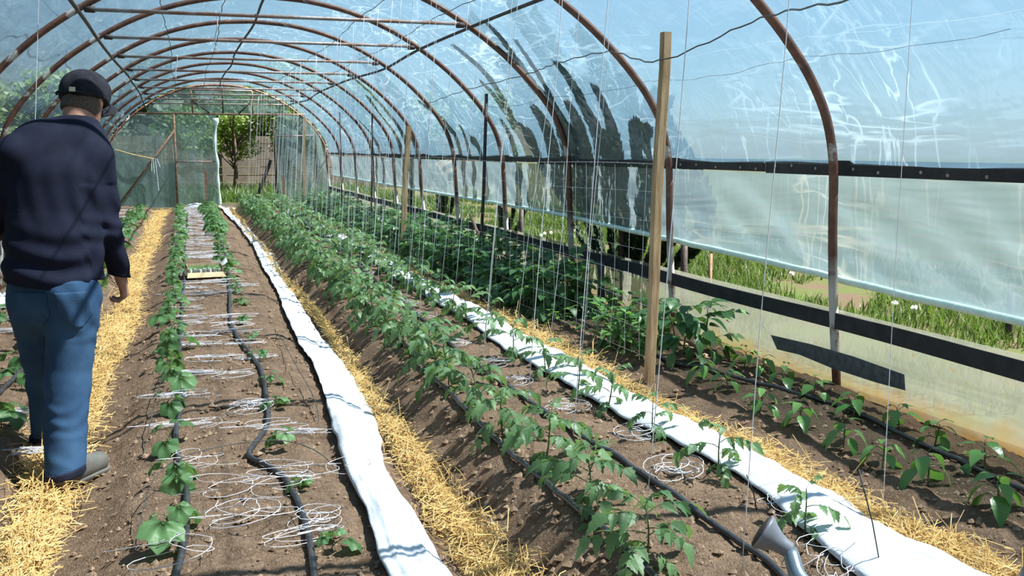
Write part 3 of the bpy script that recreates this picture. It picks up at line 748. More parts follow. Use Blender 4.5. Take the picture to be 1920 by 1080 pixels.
def pepper(p, s0, seed, label, group, nleaf=8):
    rn = random.Random(seed)
    t = thing('pepper_plant', label, 'plant', p, (rn.gauss(0, .05), rn.gauss(0, .05), 0), group, (s0, s0, s0))
    obj('stem', PS[seed % 3][0], t)
    a = rn.uniform(0, 6.28)
    for k in range(nleaf):
        f = k / (nleaf - 1); s = (1.15 - .45 * f) * rn.uniform(.85, 1.15)
        obj('leaf', PL[rn.randrange(5)], t, (0, 0, .04 + .055 * f), (rn.uniform(-.2, .2), .25 - .75 * f + rn.uniform(-.2, .2), a), (s, s, s)); a += 2.4 + rn.uniform(-.3, .3)
    return t

# ------------------------------------------------------------------ tomato rows
rn = random.Random(21)
LABT = 'leafy young tomato plant in the taller row next to the wide furrow'
LABS = 'young tomato plant in the shorter row against the rolled white fleece'
tomL = []; tomR = []
Y = 2.52; i = 0
while Y < 23.6:
    X = 1.30 + rn.uniform(-.02, .03); h = .24 + .045 * min(1, (Y - 2.5) / 3) + rn.uniform(-.02, .03)
    if Y < 2.9: h = .25
    p = Vector((X, Y, soil(X, Y) - .005)); tomato(p, h, 100 + i, LABT if i > 7 else 'leafy tomato plant, %s of the taller row counted from the watering can end' % ORD[i + 1], 'tomato plants of the taller row', 11 if Y < 10 else 9, 1.12 if Y < 10 else 1.25); tomL.append((p, h))
    Y += .46 + rn.uniform(-.05, .05) if Y < 5 else .40 + rn.uniform(-.05, .05); i += 1
Y = 2.56; i = 0
for Y in [2.56, 3.12, 3.69, 4.20, 4.58, 4.97, 5.55, 6.15] + list(np.arange(6.6, 23.6, .43)):
    X = 1.905 + rn.uniform(-.02, .02); h = .21 + .06 * min(1, max(0, Y - 3) / 4) + rn.uniform(-.015, .02)
    p = Vector((X, Y, soil(X, Y) - .005)); tomato(p, h, 300 + i, LABS if i > 7 else 'tomato plant against the rolled fleece, %s in its row from the watering can' % ORD[i + 1], 'tomato plants of the shorter row', 7 if Y < 8 else 8, 1.0 if Y < 8 else 1.3); tomR.append((p, h)); i += 1

# ------------------------------------------------------------------ cucumber beds
LABC = 'young broad-leaved cucumber plant by the drip hose next to the straw path'
for i, (x, y) in enumerate([(322, 1010), (328, 912), (318, 842), (313, 775)]):
    p = at(x, y); cucumber(p, (.92, .86, .82, .80)[i], 500 + i, 'broad-leaved cucumber plant, %s of its row counted towards the doorway' % ORD[i + 1], 'cucumber plants along the straw path', (4, 4, 3, 3)[i], (-1.75, -1.5, -1.7, -1.3)[i])
Y = 5.4; i = 0
while Y < 23.5:
    X = -.135 + rn.uniform(-.03, .03); cucumber(Vector((X, Y, soil(X, Y) - .004)), rn.uniform(.78, 1.02), 520 + i, LABC, 'cucumber plants along the straw path', rn.choice((2, 3, 3)), -1.6 + rn.uniform(-.6, .6)); Y += .34 + rn.uniform(-.04, .04); i += 1
LABD = 'small cucumber seedling beside the kinked drip hose'
pts = [at(x, y) for x, y in ((622, 1035), (682, 925 - 8), (535, 838), (517, 768), (508, 722), (487, 675), (472, 638), (458, 605), (448, 575))]
pts[1] = at(562, 922)
for i, p in enumerate(pts): cucumber(p, (.55, .42, .6, .5, .5, .5, .45, .45, .45)[i], 600 + i, LABD, 'cucumber seedlings along the kinked hose', 4)
Y = 8.4; i = 0
while Y < 23.6:
    X = .40 + .05 * min(1, max(0, (Y - 12) / 8)) + rn.uniform(-.02, .02); s = .5 if Y < 10 else (.8 if Y < 15 else 1.25)
    cucumber(Vector((X, Y, soil(X, Y) - .004)), s * rn.uniform(.9, 1.1), 640 + i, LABD if Y < 15 else 'bushy cucumber plant near the far end, beside the wide white fleece', 'cucumber seedlings along the kinked hose' if Y < 15 else 'bushy cucumber plants near the far end', 4 if Y < 15 else 6); Y += .45 + rn.uniform(-.05, .05); i += 1
LABF = 'cucumber plant on the bed behind the man'
for i, (x, y) in enumerate([(40, 725), (50, 690), (72, 655), (85, 640), (2, 800), (190, 500), (235, 420), (250, 405), (215, 445), (228, 432), (8, 605)]):
    cucumber(at(x, y), rn.uniform(.8, 1.25), 700 + i, LABF, 'cucumber plants behind the man', 5)
for i, Y in enumerate(np.arange(9.5, 22, .8)):
    X = -.92 + rn.uniform(-.03, .03); cucumber(Vector((X, Y, soil(X, Y) - .004)), rn.uniform(1.0, 1.4), 720 + i, LABF, 'cucumber plants behind the man', 5)

# ------------------------------------------------------------------ pepper seedlings
LABP = 'pepper seedling along the black drip hose by the pepper bed'
LABQ = 'pepper seedling in the row under the muddy skirt film'
for i, (x, y) in enumerate([(1365, 735), (1425, 775), (1500, 803), (1580, 842), (1655, 880), (1740, 908), (1868, 958), (1318, 715)]):
    pepper(at(x, y), (1.15, 1.2, 1.25, 1.25, 1.2, 1.4, 1.35, 1.2)[i], 800 + i, 'pepper seedling along the drip hose, %s in its row from the big-leaved bush' % ORD[(2, 3, 4, 5, 6, 7, 8, 1)[i]], 'pepper seedlings along the hose')
for i, (x, y) in enumerate([(1395, 690), (1470, 725), (1525, 750), (1600, 782), (1685, 806), (1752, 842), (1845, 886), (1430, 700)]):
    pepper(at(x, y), (1.15, 1.2, 1.2, 1.2, 1.2, 1.3, 1.3, 1.1)[i], 820 + i, 'pepper seedling under the muddy skirt film, %s in its row from the big-leaved bush' % ORD[(1, 3, 4, 5, 6, 7, 8, 2)[i]], 'pepper seedlings under the skirt film')
p = at(1110, 700)

# ------------------------------------------------------------------ potato and bean bushes, peas
BL = [pepper_leaf(40 + s, 'pot', .095) for s in range(5)]
def bush_leaf(seed):
    rn_ = random.Random(seed); mb = MB(); L = .16
    pts_ = [Vector((L * t, 0, .25 * L * t - .45 * L * t * t)) for t in np.linspace(0, 1, 4)]
    mb.tube(pts_, .002, 3, True, 1)
    for t, s in ((.45, 1), (.45, -1), (.75, 1), (.75, -1), (1.0, 0)):
        q = Vector((L * t, 0, .25 * L * t - .45 * L * t * t)); l = .07 if s else .085
        m = Matrix.Translation(q) @ Matrix.Rotation(s * rn_.uniform(.7, 1.1), 4, 'Z') @ Matrix.Rotation(rn_.uniform(.0, .5), 4, 'Y') @ Matrix.Rotation(rn_.uniform(-.3, .3), 4, 'X')
        outline_leaf(mb, m, l, l * .36, OV, .3, .2)
    return mb.mesh('leaf', [M['pot'], M['tomstem']], True)
BC = [bush_leaf(s) for s in range(5)]
BS = [stem_mesh(.38, .006, s, 'tomstem', .05) for s in range(3)]
def bush(p, w, h, seed, label, group, nleaf, big=False):
    rn_ = random.Random(seed)
    t = thing('bean_bush' if big else 'potato_bush', label, 'bush', p, (0, 0, 0), group)
    for k in range(3):
        obj('stem', BS[k][0], t, (rn_.uniform(-.25, .25) * w, rn_.uniform(-.25, .25) * w, 0), (rn_.uniform(-.25, .25), rn_.uniform(-.25, .25), 0), (1, 1, h / .46))
    for k in range(nleaf):
        a = rn_.uniform(0, 6.28); u = rn_.random() ** .5; zf = rn_.random()
        rad = w * .5 * u * (1 - .45 * max(0, zf - .55))
        q = (rad * math.cos(a), rad * math.sin(a), .05 + (h - .06) * zf * (1 - .25 * u * u))
        s = rn_.uniform(.8, 1.2)
        ml = BL if (big and rn_.random() < .8) else BC
        s *= 1.25 if ml is BL else 1
        obj('leaf', ml[rn_.randrange(5)], t, q, (rn_.uniform(-.4, .4), .5 - 1.0 * zf + rn_.uniform(-.4, .4), a + rn_.uniform(-.7, .7)), (s, s, s))
    return t
bush(Vector((3.0, 5.42, soil(3.0, 5.4))), .46, .38, 901, 'big-leaved dark green bush next to the tall wooden post', 'bushes along the skirt wall', 85, True)
bush(Vector((2.88, 5.95, soil(2.9, 5.95))), .42, .30, 902, 'low dark green bush behind the peas by the tall wooden post', 'bushes along the skirt wall', 55, True)
Yb = 7.15; i = 0
LABB = 'dense dark green potato bush along the skirt wall'
while Yb < 23.5:
    for X in (2.78, 2.96):
        if X > 3 and Yb < 6.9: continue
        bush(Vector((X + rn.uniform(-.05, .05), Yb + rn.uniform(-.1, .1), .11)), .46, rn.uniform(.40, .50) + (.05 if X > 3 else 0) - (.06 if Yb > 13 else 0), 910 + i, LABB, 'potato bushes along the skirt wall', 46 if Yb < 13 else 30); i += 1
    Yb += .52 if Yb < 13 else .62
PEA = [pepper_leaf(60 + s, 'pea', .05) for s in range(4)]
PES = [stem_mesh(.3, .003, s, 'tomstem', .03) for s in range(3)]
def pea(p, h, seed, n=26):
    rn_ = random.Random(seed)
    t = thing('pea_plant', 'pale green upright pea plant at the foot of the net', 'plant', p, (0, 0, 0), 'pea plants under the net')
    for k in range(3): obj('stem', PES[k][0], t, (rn_.uniform(-.05, .05), rn_.uniform(-.05, .05), 0), (rn_.gauss(0, .15), rn_.gauss(0, .15), 0), (1, 1, h / .3))
    for k in range(n):
        f = rn_.random(); a = rn_.uniform(0, 6.28); r = .03 + .05 * rn_.random()
        s = rn_.uniform(.8, 1.3); obj('leaf', PEA[rn_.randrange(4)], t, (r * math.cos(a), r * math.sin(a), .03 + h * f), (rn_.uniform(-.4, .4), -.2 - .8 * f + rn_.uniform(-.3, .3), a), (s, s, s))
for i, (x, y, h) in enumerate(((1140, 655, .26), (1165, 675, .26), (1190, 668, .24), (1120, 640, .22), (1175, 650, .28), (1050, 625, .14), (985, 575, .24), (960, 560, .22), (1015, 590, .22), (800, 505, .24), (830, 520, .24), (690, 440, .26), (700, 450, .24))):
    pea(at(x, y), h, 1200 + i)

# ------------------------------------------------------------------ hanging strings
def string(b, tp, label, group, r=.0016, mat='twine_grey'):
    b, tp = Vector(b), Vector(tp); rs = random.Random(int(b.y * 1000)); d = tp - b
    pts_ = [Vector((0, 0, 0)), d * .33 + Vector((rs.gauss(0, .006), rs.gauss(0, .006), 0)), d * .66 + Vector((rs.gauss(0, .006), rs.gauss(0, .006), 0)), d]
    mb = MB(); mb.tube(spline(pts_, 4), r, 4)
    return tag(mb.build('hanging_string', M[mat], None, True, b), label, 'string', group)
LST = 'thin white string hanging from the roof wire to a tomato plant'
# near ones, one by one (foot pixel, higher pixel, height of the foot)
for (x0, y0, z0, x1, y1) in ((1655, 965, .10, 1710, 0), (1390, 1082, .19, 1475, 0), (1215, 925, .40, 1290, 0), (1075, 812, .42, 1130, 180), (990, 752, .42, 1036, 180), (905, 690, .42, 955, 180)):
    b = at_z(x0, y0, z0); u = at_Y(x1, y1, b.y); d = u - b; tp = b + d * ((2.56 - b.z) / d.z)
    string(b, tp, LST, 'strings hanging over the tomato rows')
rs = random.Random(5)
for k, (p, h) in enumerate(tomL):
    if p.y < 5.4 or (p.y > 15 and k % 2): continue
    string(p + Vector((.02, 0, h * .8)), Vector((1.50 + rs.gauss(0, .03), p.y + rs.gauss(0, .05), 2.56)), LST, 'strings hanging over the tomato rows', .0012 + .00004 * p.y)
for k, (p, h) in enumerate(tomR):
    if p.y < 4.5 or (p.y > 14 and k % 2): continue
    string(p + Vector((.02, 0, h * .8)), Vector((2.12 + rs.gauss(0, .03), p.y + rs.gauss(0, .05), 2.56)), LST, 'strings hanging over the tomato rows', .0012 + .00004 * p.y)
b = at_Y(65, 238, 7.0); u = at_Y(72, 0, 7.0); d = u - b
b = b + d * ((.16 - b.z) / d.z); tp = b + d * ((2.6 - b.z) / d.z)
string(b, tp, 'thin white string hanging in front of the film behind the man', None, .002)
for x, y0, y1, Yy in ((405, 95, 38, 8.37), (330, 150, 60, 12.3)):
    a = at_Y(x, y1, Yy); c = at_Y(x, y0, Yy)
    string(c, Vector((a.x, a.y, 2.56)), 'short white string end knotted on the roof wire over the cucumber bed', 'knotted string ends over the cucumber bed', .004, 'twine')

# ------------------------------------------------------------------ coils of white string on the beds
def coil_mesh(seed, rx, ry, loops, flat=.02, tails=1):
    rn_ = random.Random(seed); pts_ = []; ph = rn_.uniform(0, 6)
    n = int(loops * 16); cx = cy = 0
    for i in range(n):
        a = ph + 2 * PI * i / 16; k = 1 + .42 * math.sin(a * .37 + seed) + .22 * math.sin(a * .83 + 2 * seed) + rn_.gauss(0, .03)
        if i % 16 == 0: cx += rn_.gauss(0, rx * .5); cy += rn_.gauss(0, ry * .4)
        pts_.append(Vector((cx + rx * k * math.cos(a), cy + ry * k * math.sin(a), .008 + flat * (.5 + .5 * math.sin(a * .53 + seed * 2)))))
    if tails: pts_ += [pts_[-1] + Vector((rn_.uniform(-1, 1) * rx * t, rn_.uniform(-1, 1) * ry * .5, -.002 * t)) for t in (1, 1.8)]
    mb = MB(); mb.tube(pts_, .0013, 4); return mb.mesh('string_coil', M['twine'], True)
WIDE = [coil_mesh(s, .10, .035, 4, .03) for s in range(5)]
FLATC = [coil_mesh(s + 20, .095, .014, 6, .02) for s in range(5)]
TIGHT = [coil_mesh(s + 40, .055, .05, 6, .035) for s in range(4)]
LOOSE = [coil_mesh(s + 60, .085, .06, 2.2, .05) for s in range(4)]
def coil(p, me, label, group, rz=0, s=1.0):
    p = Vector(p); o = obj('string_coil', me, None, (p.x, p.y, soil(p.x, p.y) + .004), (0, 0, rz), (s, s, s)); return tag(o, label, 'string', group)
LK = 'loose coil of white string lying on the cucumber bed between the two drip hoses'
GK = 'string coils on the cucumber bed'
for i, (x, y, me, s) in enumerate(((370, 1050, LOOSE, 1.15), (620, 1000, WIDE, 1.05), (600, 975, TIGHT, 1.0), (430, 985, LOOSE, 1.3), (500, 975, LOOSE, 1.1), (425, 925, LOOSE, 1.1), (470, 935, LOOSE, .9), (345, 870, LOOSE, .9), (570, 905, WIDE, 1.1), (540, 890, LOOSE, .9), (610, 890, LOOSE, .9), (380, 880, LOOSE, .8),
     (520, 810, WIDE, 1.0), (555, 815, FLATC, .9), (360, 800, FLATC, 1.0), (390, 805, LOOSE, .8), (345, 745, FLATC, .9), (365, 750, WIDE, .9), (480, 768, TIGHT, 1.1), (500, 760, FLATC, .9), (380, 705, FLATC, 1.1), (465, 705, WIDE, .9))):
    coil(at(x, y), me[i % len(me)], LK, GK, rn.uniform(-.25, .25), s)
Yk = 6.0; i = 0
while Yk < 23.3:
    for X, pr in ((.03, .95), (.20, .45 if Yk < 10 else .6), (.36, .85)):
        if rn.random() < pr and not (9.9 < Yk < 11.6 and -.1 < X < .35): coil((X + rn.uniform(-.04, .04), Yk + rn.uniform(-.12, .12), 0), rn.choice(FLATC + WIDE), LK, GK, rn.uniform(-.2, .2), rn.uniform(.8, 1.25)); i += 1
    Yk += .42
LK2 = 'coil of white string dropped beside a tomato plant near the rolled fleece'
for i, (x, y, s) in enumerate(((1280, 900, 1.35), (1180, 825, 1.2), (1075, 770, 1.1), (985, 722, 1.0), (920, 685, 1.0), (865, 648, 1.0), (800, 598, 1.0), (765, 575, 1.0), (690, 520, 1.0), (660, 497, 1.0), (1480, 965, 1.0))):
    coil(at(x, y), TIGHT[i % 4], LK2, 'string coils by the shorter tomato row', rn.uniform(0, 6), s)
coil(at(1560, 1045), LOOSE[1], 'large loose loop of white string next to the watering can', None, .4, 1.1)
coil(at(1600, 1072), WIDE[2], 'tangle of white string on the soil against the rolled fleece', None, .8, 1.0)
for i, (x, y) in enumerate(((20, 625), (55, 600), (40, 780), (30, 855))):
    coil(at(x, y), FLATC[i % 5], 'flat coil of white string on the bed behind the man', 'string coils behind the man', rn.uniform(-.3, .3), 1.2)
for i, Y in enumerate(np.arange(17, 23, 1.0)):
    coil((-1.15 + rn.uniform(-.1, .1), Y, 0), FLATC[i % 5], 'flat coil of white string on the bed behind the man', 'string coils behind the man', 0, 1.3)

# thin wire arches across the cucumber bed
def arch(pix, hs, label):
    pts_ = []
    for (x, y), h in zip(pix, hs):
        g = at(x, y)
        if h:
            p = at_z(x, y, g.z + h); p = at_z(x, y, soil(p.x, p.y) + h); pts_.append(p)
        else: pts_.append(g - Vector((0, 0, .02)))
    o0 = pts_[0].copy(); mb = MB(); mb.tube([p - o0 for p in spline(pts_, 6)], .0022, 5)
    tag(mb.build('wire_arch', M['wire'], None, True, o0), label, 'wire', 'thin wire arches on the cucumber bed')
arch([(247, 1040), (262, 985), (285, 905), (335, 860), (430, 834), (530, 826), (600, 850), (640, 885)], [0, .04, .10, .13, .12, .10, .05, 0], 'thin dark wire arch bowed across the cucumber bed beside the nearest big leaves')
arch([(265, 860), (280, 800), (300, 720), (330, 660), (385, 625)], [0, .04, .08, .08, 0], 'thin dark wire arch standing by the cucumber row along the straw path')
arch([(500, 590), (530, 640), (552, 680), (590, 750), (600, 815)], [0, .05, .07, .05, 0], 'thin dark wire arch leaning towards the wide white fleece')

# ------------------------------------------------------------------ seedling box and bundles at the far end
p = at(384, 518); t = thing('cardboard_box', 'open brown cardboard box of seedlings on the cucumber bed', 'box', p, (0, 0, .05))
w, d, h, th = .17, .12, .12, .006
mb = MB(); mb.box((-w, -d, 0), (w, d, th)); mb.build('bottom', M['card'], t)
for lo, hi in (((-w, -d, 0), (w, -d + th, h * .45)), ((-w, d - th, 0), (w, d, h)), ((-w, -d + th, 0), (-w + th, d - th, h)), ((w - th, -d + th, 0), (w, d - th, h))):
    mb = MB(); mb.box(lo, hi); mb.build('side', M['card'], t)
mb = MB(); mb.add([(-w, -d - .002, h * .45), (w, -d - .002, h * .45), (w + .02, -d - .09, .02), (-w - .01, -d - .10, .02), (-w, -d - .006, h * .45), (w, -d - .006, h * .45), (w + .02, -d - .094, .015), (-w - .01, -d - .104, .015)], [(0, 1, 2, 3), (7, 6, 5, 4), (0, 3, 7, 4), (1, 5, 6, 2), (3, 2, 6, 7)]); mb.build('flap', M['card'], t)
mb = MB(); mb.add([(w + .002, -d, h), (w + .002, d, h), (w + .05, d, h + .05), (w + .045, -d, h + .03), (w + .006, -d, h), (w + .006, d, h), (w + .054, d, h + .05), (w + .049, -d, h + .03)], [(0, 1, 2, 3), (7, 6, 5, 4), (0, 3, 7, 4), (3, 2, 6, 7), (1, 5, 6, 2)]); mb.build('flap', M['paper'], t)
for i in range(28):
    cx = -w + .03 + (i % 7) * .047; cy = -d + .035 + (i // 7) * .055
    q = p + Matrix.Rotation(.05, 3, 'Z') @ Vector((cx, cy, .012))
    s_ = thing('seedling_cup', 'white paper cup with a small green seedling inside the cardboard box', 'seedling', q, (0, 0, 0), 'seedling cups in the cardboard box')
    mb = MB(); mb.tube([(0, 0, 0), (0, 0, .075)], [.015, .021], 8); mb.build('cup', M['paper'], s_)
    for k in range(3): obj('leaf', PL[(i + k) % 5], s_, (0, 0, .075), (0, -.5, k * 2.1 + i), (.55, .55, .55))
p = at(606, 483); t = thing('seedling_tray', 'pale plastic seedling tray on the tomato bed among the plants', 'tray', p, (0, 0, -.1))
mb = MB(); mb.box((-.15, -.09, 0), (.15, .09, .07)); mb.build('tray', M['paper'], t)
mb = MB(); mb.box((-.165, -.105, .07), (.165, .105, .08)); mb.build('rim', M['paper'], t)
for i in range(12):
    c_ = MB(); cx = -.12 + (i % 6) * .048; cy = -.04 + (i // 6) * .08
    c_.tube([(cx, cy, .078), (cx, cy, .085)], .02, 8); c_.build('soil_cell', M['clod'], t)
def bundle(p, rx, ry, h, seed, label):
    mb = MB(); nu, nv = 20, 8; vs_ = []
    for j in range(nv + 1):
        ph = PI / 2 * j / nv
        for i in range(nu):
            a = 2 * PI * i / nu; k = 1 + .18 * mnoise.noise((math.cos(a) * 2, math.sin(a) * 2, j * .4 + seed)); zz_ = h * math.sin(ph) * (1 + .25 * mnoise.noise((math.cos(a) * 1.5 + seed, math.sin(a) * 1.5, j * .5)))
            vs_.append((rx * k * math.cos(ph) * math.cos(a), ry * k * math.cos(ph) * math.sin(a), zz_))
    mb.add(vs_, [(j * nu + i, j * nu + (i + 1) % nu, (j + 1) * nu + (i + 1) % nu, (j + 1) * nu + i) for j in range(nv) for i in range(nu)] + [tuple(range(nu - 1, -1, -1))])
    tag(mb.build('fleece_bundle', M['fleece'], None, True, p), label, 'fleece')
bundle(Vector((.20, 22.9, soil(.2, 22.9) - .01)), .22, .16, .13, 1, 'heaped white fleece bundle at the end of the cucumber bed')
bundle(Vector((.98, 23.9, soil(.98, 23.9) - .01)), .24, .08, .06, 3, 'flat white fleece piece lying on the threshold of the doorway')
bundle(at(5, 572), .10, .22, .10, 5, 'folded white fleece bundle against the wall behind the man')

# ------------------------------------------------------------------ watering can with its rose in view
base = Vector((2.02, 1.70, soil(2.02, 1.70) - .005))
t = thing('watering_can', 'grey watering can with a flared rose on its blue-grey spout', 'watering can', base)
tip = at_Y(1480, 1032, 2.22) ; rim = at_Y(1431, 998, 2.27)
low = at_Y(1520, 1100, 2.12)
tipL, rimL, lowL = tip - base, rim - base, low - base
mb = MB(); root = Vector((.02, .10, .08))
mb.tube(spline([root, lowL.lerp(root, .45), lowL, tipL], 6), [.030 - .008 * i / 18 for i in range(19)], 14); mb.build('spout', M['blue_metal'], t, True)
ax = (rimL - tipL).normalized(); mb = MB(); ln = (rimL - tipL).length
prs = [(-.02, .0235), (.0, .024), (.25, .025), (.5, .031), (.75, .042), (.95, .054), (1.05, .056)]
mb.tube([tipL + ax * ln * a for a, r in prs], [r for a, r in prs], 22, True); mb.build('rose', M['blue_grey'], t, True)
mb = MB(); mb.tube([tipL + ax * ln * 1.05, tipL + ax * ln * 1.12, tipL + ax * ln * 1.16], [.052, .046, .02], 22); mb.build('rose_plate', M['dark_steel'], t, True)
mb = MB(); vs_ = []
mb.tube([(0, 0, 0), (0, 0, .01), (0, 0, .20), (0, 0, .24), (0, 0, .25)], [.098, .10, .10, .085, .07], 26); mb.build('body', M['blue_grey'], t, True)
mb = MB(); mb.tube(spline([(0, -.10, .06), (0, -.19, .14), (0, -.17, .25), (0, -.06, .31), (0, .05, .27), (0, .08, .23)], 5), .011, 8); mb.build('handle', M['blue_grey'], t, True)

# small red-brown rubbish scraps and the dry stalks on the right
t = MB(); t.tube([(0, 0, 0), (.05, .02, .005), (.09, .01, .0)], [.006, .01, .004], 5); tag(t.build('dry_peel', M['rust_bar'], None, True, at(1388, 800) + Vector((0, 0, .008))), 'small reddish dry scrap lying on the soil by the straw', 'scrap')
t = MB(); t.tube([(0, 0, 0), (.05, .0, .004), (.11, -.03, .0)], .004, 5); tag(t.build('dry_stalk', M['straw_pale'], None, True, at(1705, 928) + Vector((0, 0, .006))), 'pale dry stalk lying on the pepper bed', 'stalk')
for x0, y0, x1, y1, lab in ((1420, 958, 1400, 890, 'thin dry twig standing beside the rolled white fleece'), (1655, 1078, 1610, 880, 'thin forked dry twig standing in the rolled white fleece'), (835, 905, 850, 855, 'stiff golden straw stalk standing in the furrow'), (900, 975, 897, 925, 'upright golden straw stalk at the foot of the tomato ridge'), (1620, 0, 0, 0, '')):
    if not lab: continue
    b = at(x0, y0); q = at_Y(x1, y1, b.y + .03); mb = MB(); mb.tube([(0, 0, -.01), (q - b) * .5 + Vector((.006, 0, 0)), q - b], .0022, 5)
    tag(mb.build('dry_stalk', M['straw_pale' if 'straw' in lab else 'wire'], None, True, b), lab, 'stalk')

# ------------------------------------------------------------------ outside: lawn, grass, trees, concrete wall
mb = MB()
def patch(x0, x1, y0, y1, nx, ny, z=.12):
    vs_ = []
    for i in range(nx + 1):
        for j in range(ny + 1):
            x = x0 + (x1 - x0) * i / nx; y = y0 + (y1 - y0) * j / ny
            vs_.append((x, y, z + .03 * mnoise.noise((x * .9, y * .9, 2)) + .012 * mnoise.noise((x * 4, y * 4, 2))))
    mb.add(vs_, [(i * (ny + 1) + j, (i + 1) * (ny + 1) + j, (i + 1) * (ny + 1) + j + 1, i * (ny + 1) + j + 1) for i in range(nx) for j in range(ny)])
patch(3.5, 9.5, -1, 26, 60, 200); patch(9.5, 120, -30, 140, 20, 20); patch(3.5, 9.5, -30, -1, 4, 10); patch(3.5, 9.5, 26, 140, 4, 30)
patch(-120, -1.76, -30, 140, 20, 40); patch(-1.76, 3.5, 24.75, 140, 20, 100); patch(-1.76, 3.5, -30, -1.2, 4, 8, .1)
structure(mb.build('lawn', M['lawn'], None, True), 'patchy ground with grass outside the tunnel')
def blades(name, label, gen, n, seed, mats):
    rn_ = random.Random(seed); mb = MB()
    for i in range(n):
        x, y, h = gen(rn_)
        if x is None: continue
        a = rn_.uniform(0, 6.28); w = rn_.uniform(.003, .006) * (1 + .05 * abs(y)); z = .11 + .03 * mnoise.noise((x * .9, y * .9, 2)); lean = rn_.uniform(.1, .7) * h
        dx, dy = math.cos(a), math.sin(a)
        b = rn_.uniform(0, 6.28); lx, ly = math.cos(b) * lean, math.sin(b) * lean
        mb.add([(x - dx * w, y - dy * w, z), (x + dx * w, y + dy * w, z), (x + lx * .4 - dx * w * .7, y + ly * .4 - dy * w * .7, z + h * .6), (x + lx * .4 + dx * w * .7, y + ly * .4 + dy * w * .7, z + h * .6), (x + lx, y + ly, z + h)], [(0, 1, 3, 2), (2, 3, 4)])
    return tag(mb.build(name, mats), label, 'grass', None, 'stuff')
def gen_side(r):
    y = 2.5 + 23 * r.random() ** 1.5; x = 3.62 + 4.4 * r.random()
    v = mnoise.noise((x * .8, y * .55, 9)) + .3 * mnoise.noise((x * 2.5, y * 2.5, 4))
    if v < -.12 + .25 * (y < 4.2): return None, 0, 0
    return x, y, r.uniform(.05, .13) * (1.25 + v)
blades('grass', 'green grass growing outside along the rolled-up curtain', gen_side, 52000, 2, M['grass'])
blades('grass', 'tall dark grass growing outside the doorway', lambda r: (r.uniform(-2.5, 5.5), 25.2 + 8 * r.random() ** 1.3, r.uniform(.15, .38)), 9000, 3, M['grass'])
blades('grass', 'green grass growing outside behind the man', lambda r: (-2.2 - 3.5 * r.random(), r.uniform(4, 25), r.uniform(.1, .35)), 12000, 4, M['grass'])
# dandelion clocks and other tall plants in the grass
rn = random.Random(77)
spots = [at_z(1678, 568, .3), at_z(1714, 576, .3)] + [Vector((rn.uniform(4.4, 6.2), rn.uniform(6, 14), .3)) for _ in range(12)]
for k, s_ in enumerate(spots):
    g = Vector((s_.x, s_.y, .11)); t = thing('dandelion', 'white dandelion clock on a thin stalk in the grass outside', 'flower', g, (0, 0, 0), 'dandelions in the grass')
    mb = MB(); mb.tube([(0, 0, 0), (.005, 0, .1), (0, 0, .19)], .003, 4); mb.build('stalk', M['tomstem'], t)
    mb = MB()
    for i in range(60):
        v = Vector((rn.gauss(0, 1), rn.gauss(0, 1), rn.gauss(0, 1))).normalized() * .024; u = v.orthogonal().normalized() * .004
        mb.add([Vector((0, 0, .19)) + v * .2, Vector((0, 0, .19)) + v + u, Vector((0, 0, .19)) + v - u], [(0, 1, 2)])
    mb.build('seed_head', M['dandelion'], t)
_p = at_z(1890, 640, .12)
for p_, h in (((_p.x, _p.y), .36), ((3.7, 6.7), .75), ((3.7, 10.6), .78)):
    mb = MB(); mb.tube([(0, 0, -.1), (0, 0, h)], .028, 7)
    tag(mb.build('curtain_stake', M['dark_steel'], None, True, (p_[0], p_[1], .1)), 'dark stake standing outside under the rolled curtain hem', 'stake', 'stakes under the rolled curtain')
mb = MB(); mb.tube([(0, 0, -.1), (0, 0, .55)], .014, 6); tag(mb.build('metal_stake', M['rust_bar'], None, True, (3.85, 6.55, .1)), 'thin red-brown metal stake in the grass behind the tall post', 'stake')

def tree(name, loc, h, crown, n, seed, label, group, mat, leaf=.09, trunk=.09, cz=.65, clump=7, spread=None, parts=True):
    rn_ = random.Random(seed); t = thing(name, label, 'tree', loc, (0, 0, 0), group)
    mb = MB(); top = Vector((rn_.gauss(0, .15), rn_.gauss(0, .15), h * .85))
    mb.tube(spline([(0, 0, -.15), (rn_.gauss(0, .08), rn_.gauss(0, .08), h * .35), top], 4), [trunk * (1 - .8 * i / 8) for i in range(9)], 7)
    cs = []
    for k in range(clump):
        a = rn_.uniform(0, 6.28); u = rn_.random() ** .5
        c = Vector((crown[0] * u * math.cos(a), crown[1] * u * math.sin(a), h * cz + crown[2] * rn_.uniform(-.9, .9))); cs.append((c, rn_.uniform(.35, .6)))
        s_ = Vector((0, 0, max(.2, c.z * .55))); mb.tube([s_, s_.lerp(c, .6) + Vector((0, 0, .1)), c], [trunk * .4, trunk * .25, trunk * .1], 5)
    mb.build('trunk', M['bark'], t, True)
    vs_ = []; fs = []
    for i in range(n):
        c, r = cs[rn_.randrange(clump)]
        d = Vector((rn_.gauss(0, 1), rn_.gauss(0, 1), rn_.gauss(0, 1))).normalized() * (rn_.random() ** .4)
        p_ = c + Vector((d.x * crown[0] * r, d.y * crown[1] * r, d.z * crown[2] * r * 1.1))
        u = Vector((rn_.gauss(0, 1), rn_.gauss(0, 1), rn_.gauss(0, .7))).normalized(); v = u.orthogonal().normalized() * .5
        l = leaf * rn_.uniform(.7, 1.3); b_ = len(vs_)
        vs_ += [p_ - u * l * .5, p_ + v * l * .5, p_ + u * l * .5, p_ - v * l * .5]; fs.append((b_, b_ + 1, b_ + 2, b_ + 3))
    mb2 = MB(); mb2.add(vs_, fs); o = mb2.build('foliage', M[mat], t); o['kind'] = 'stuff'
    return t
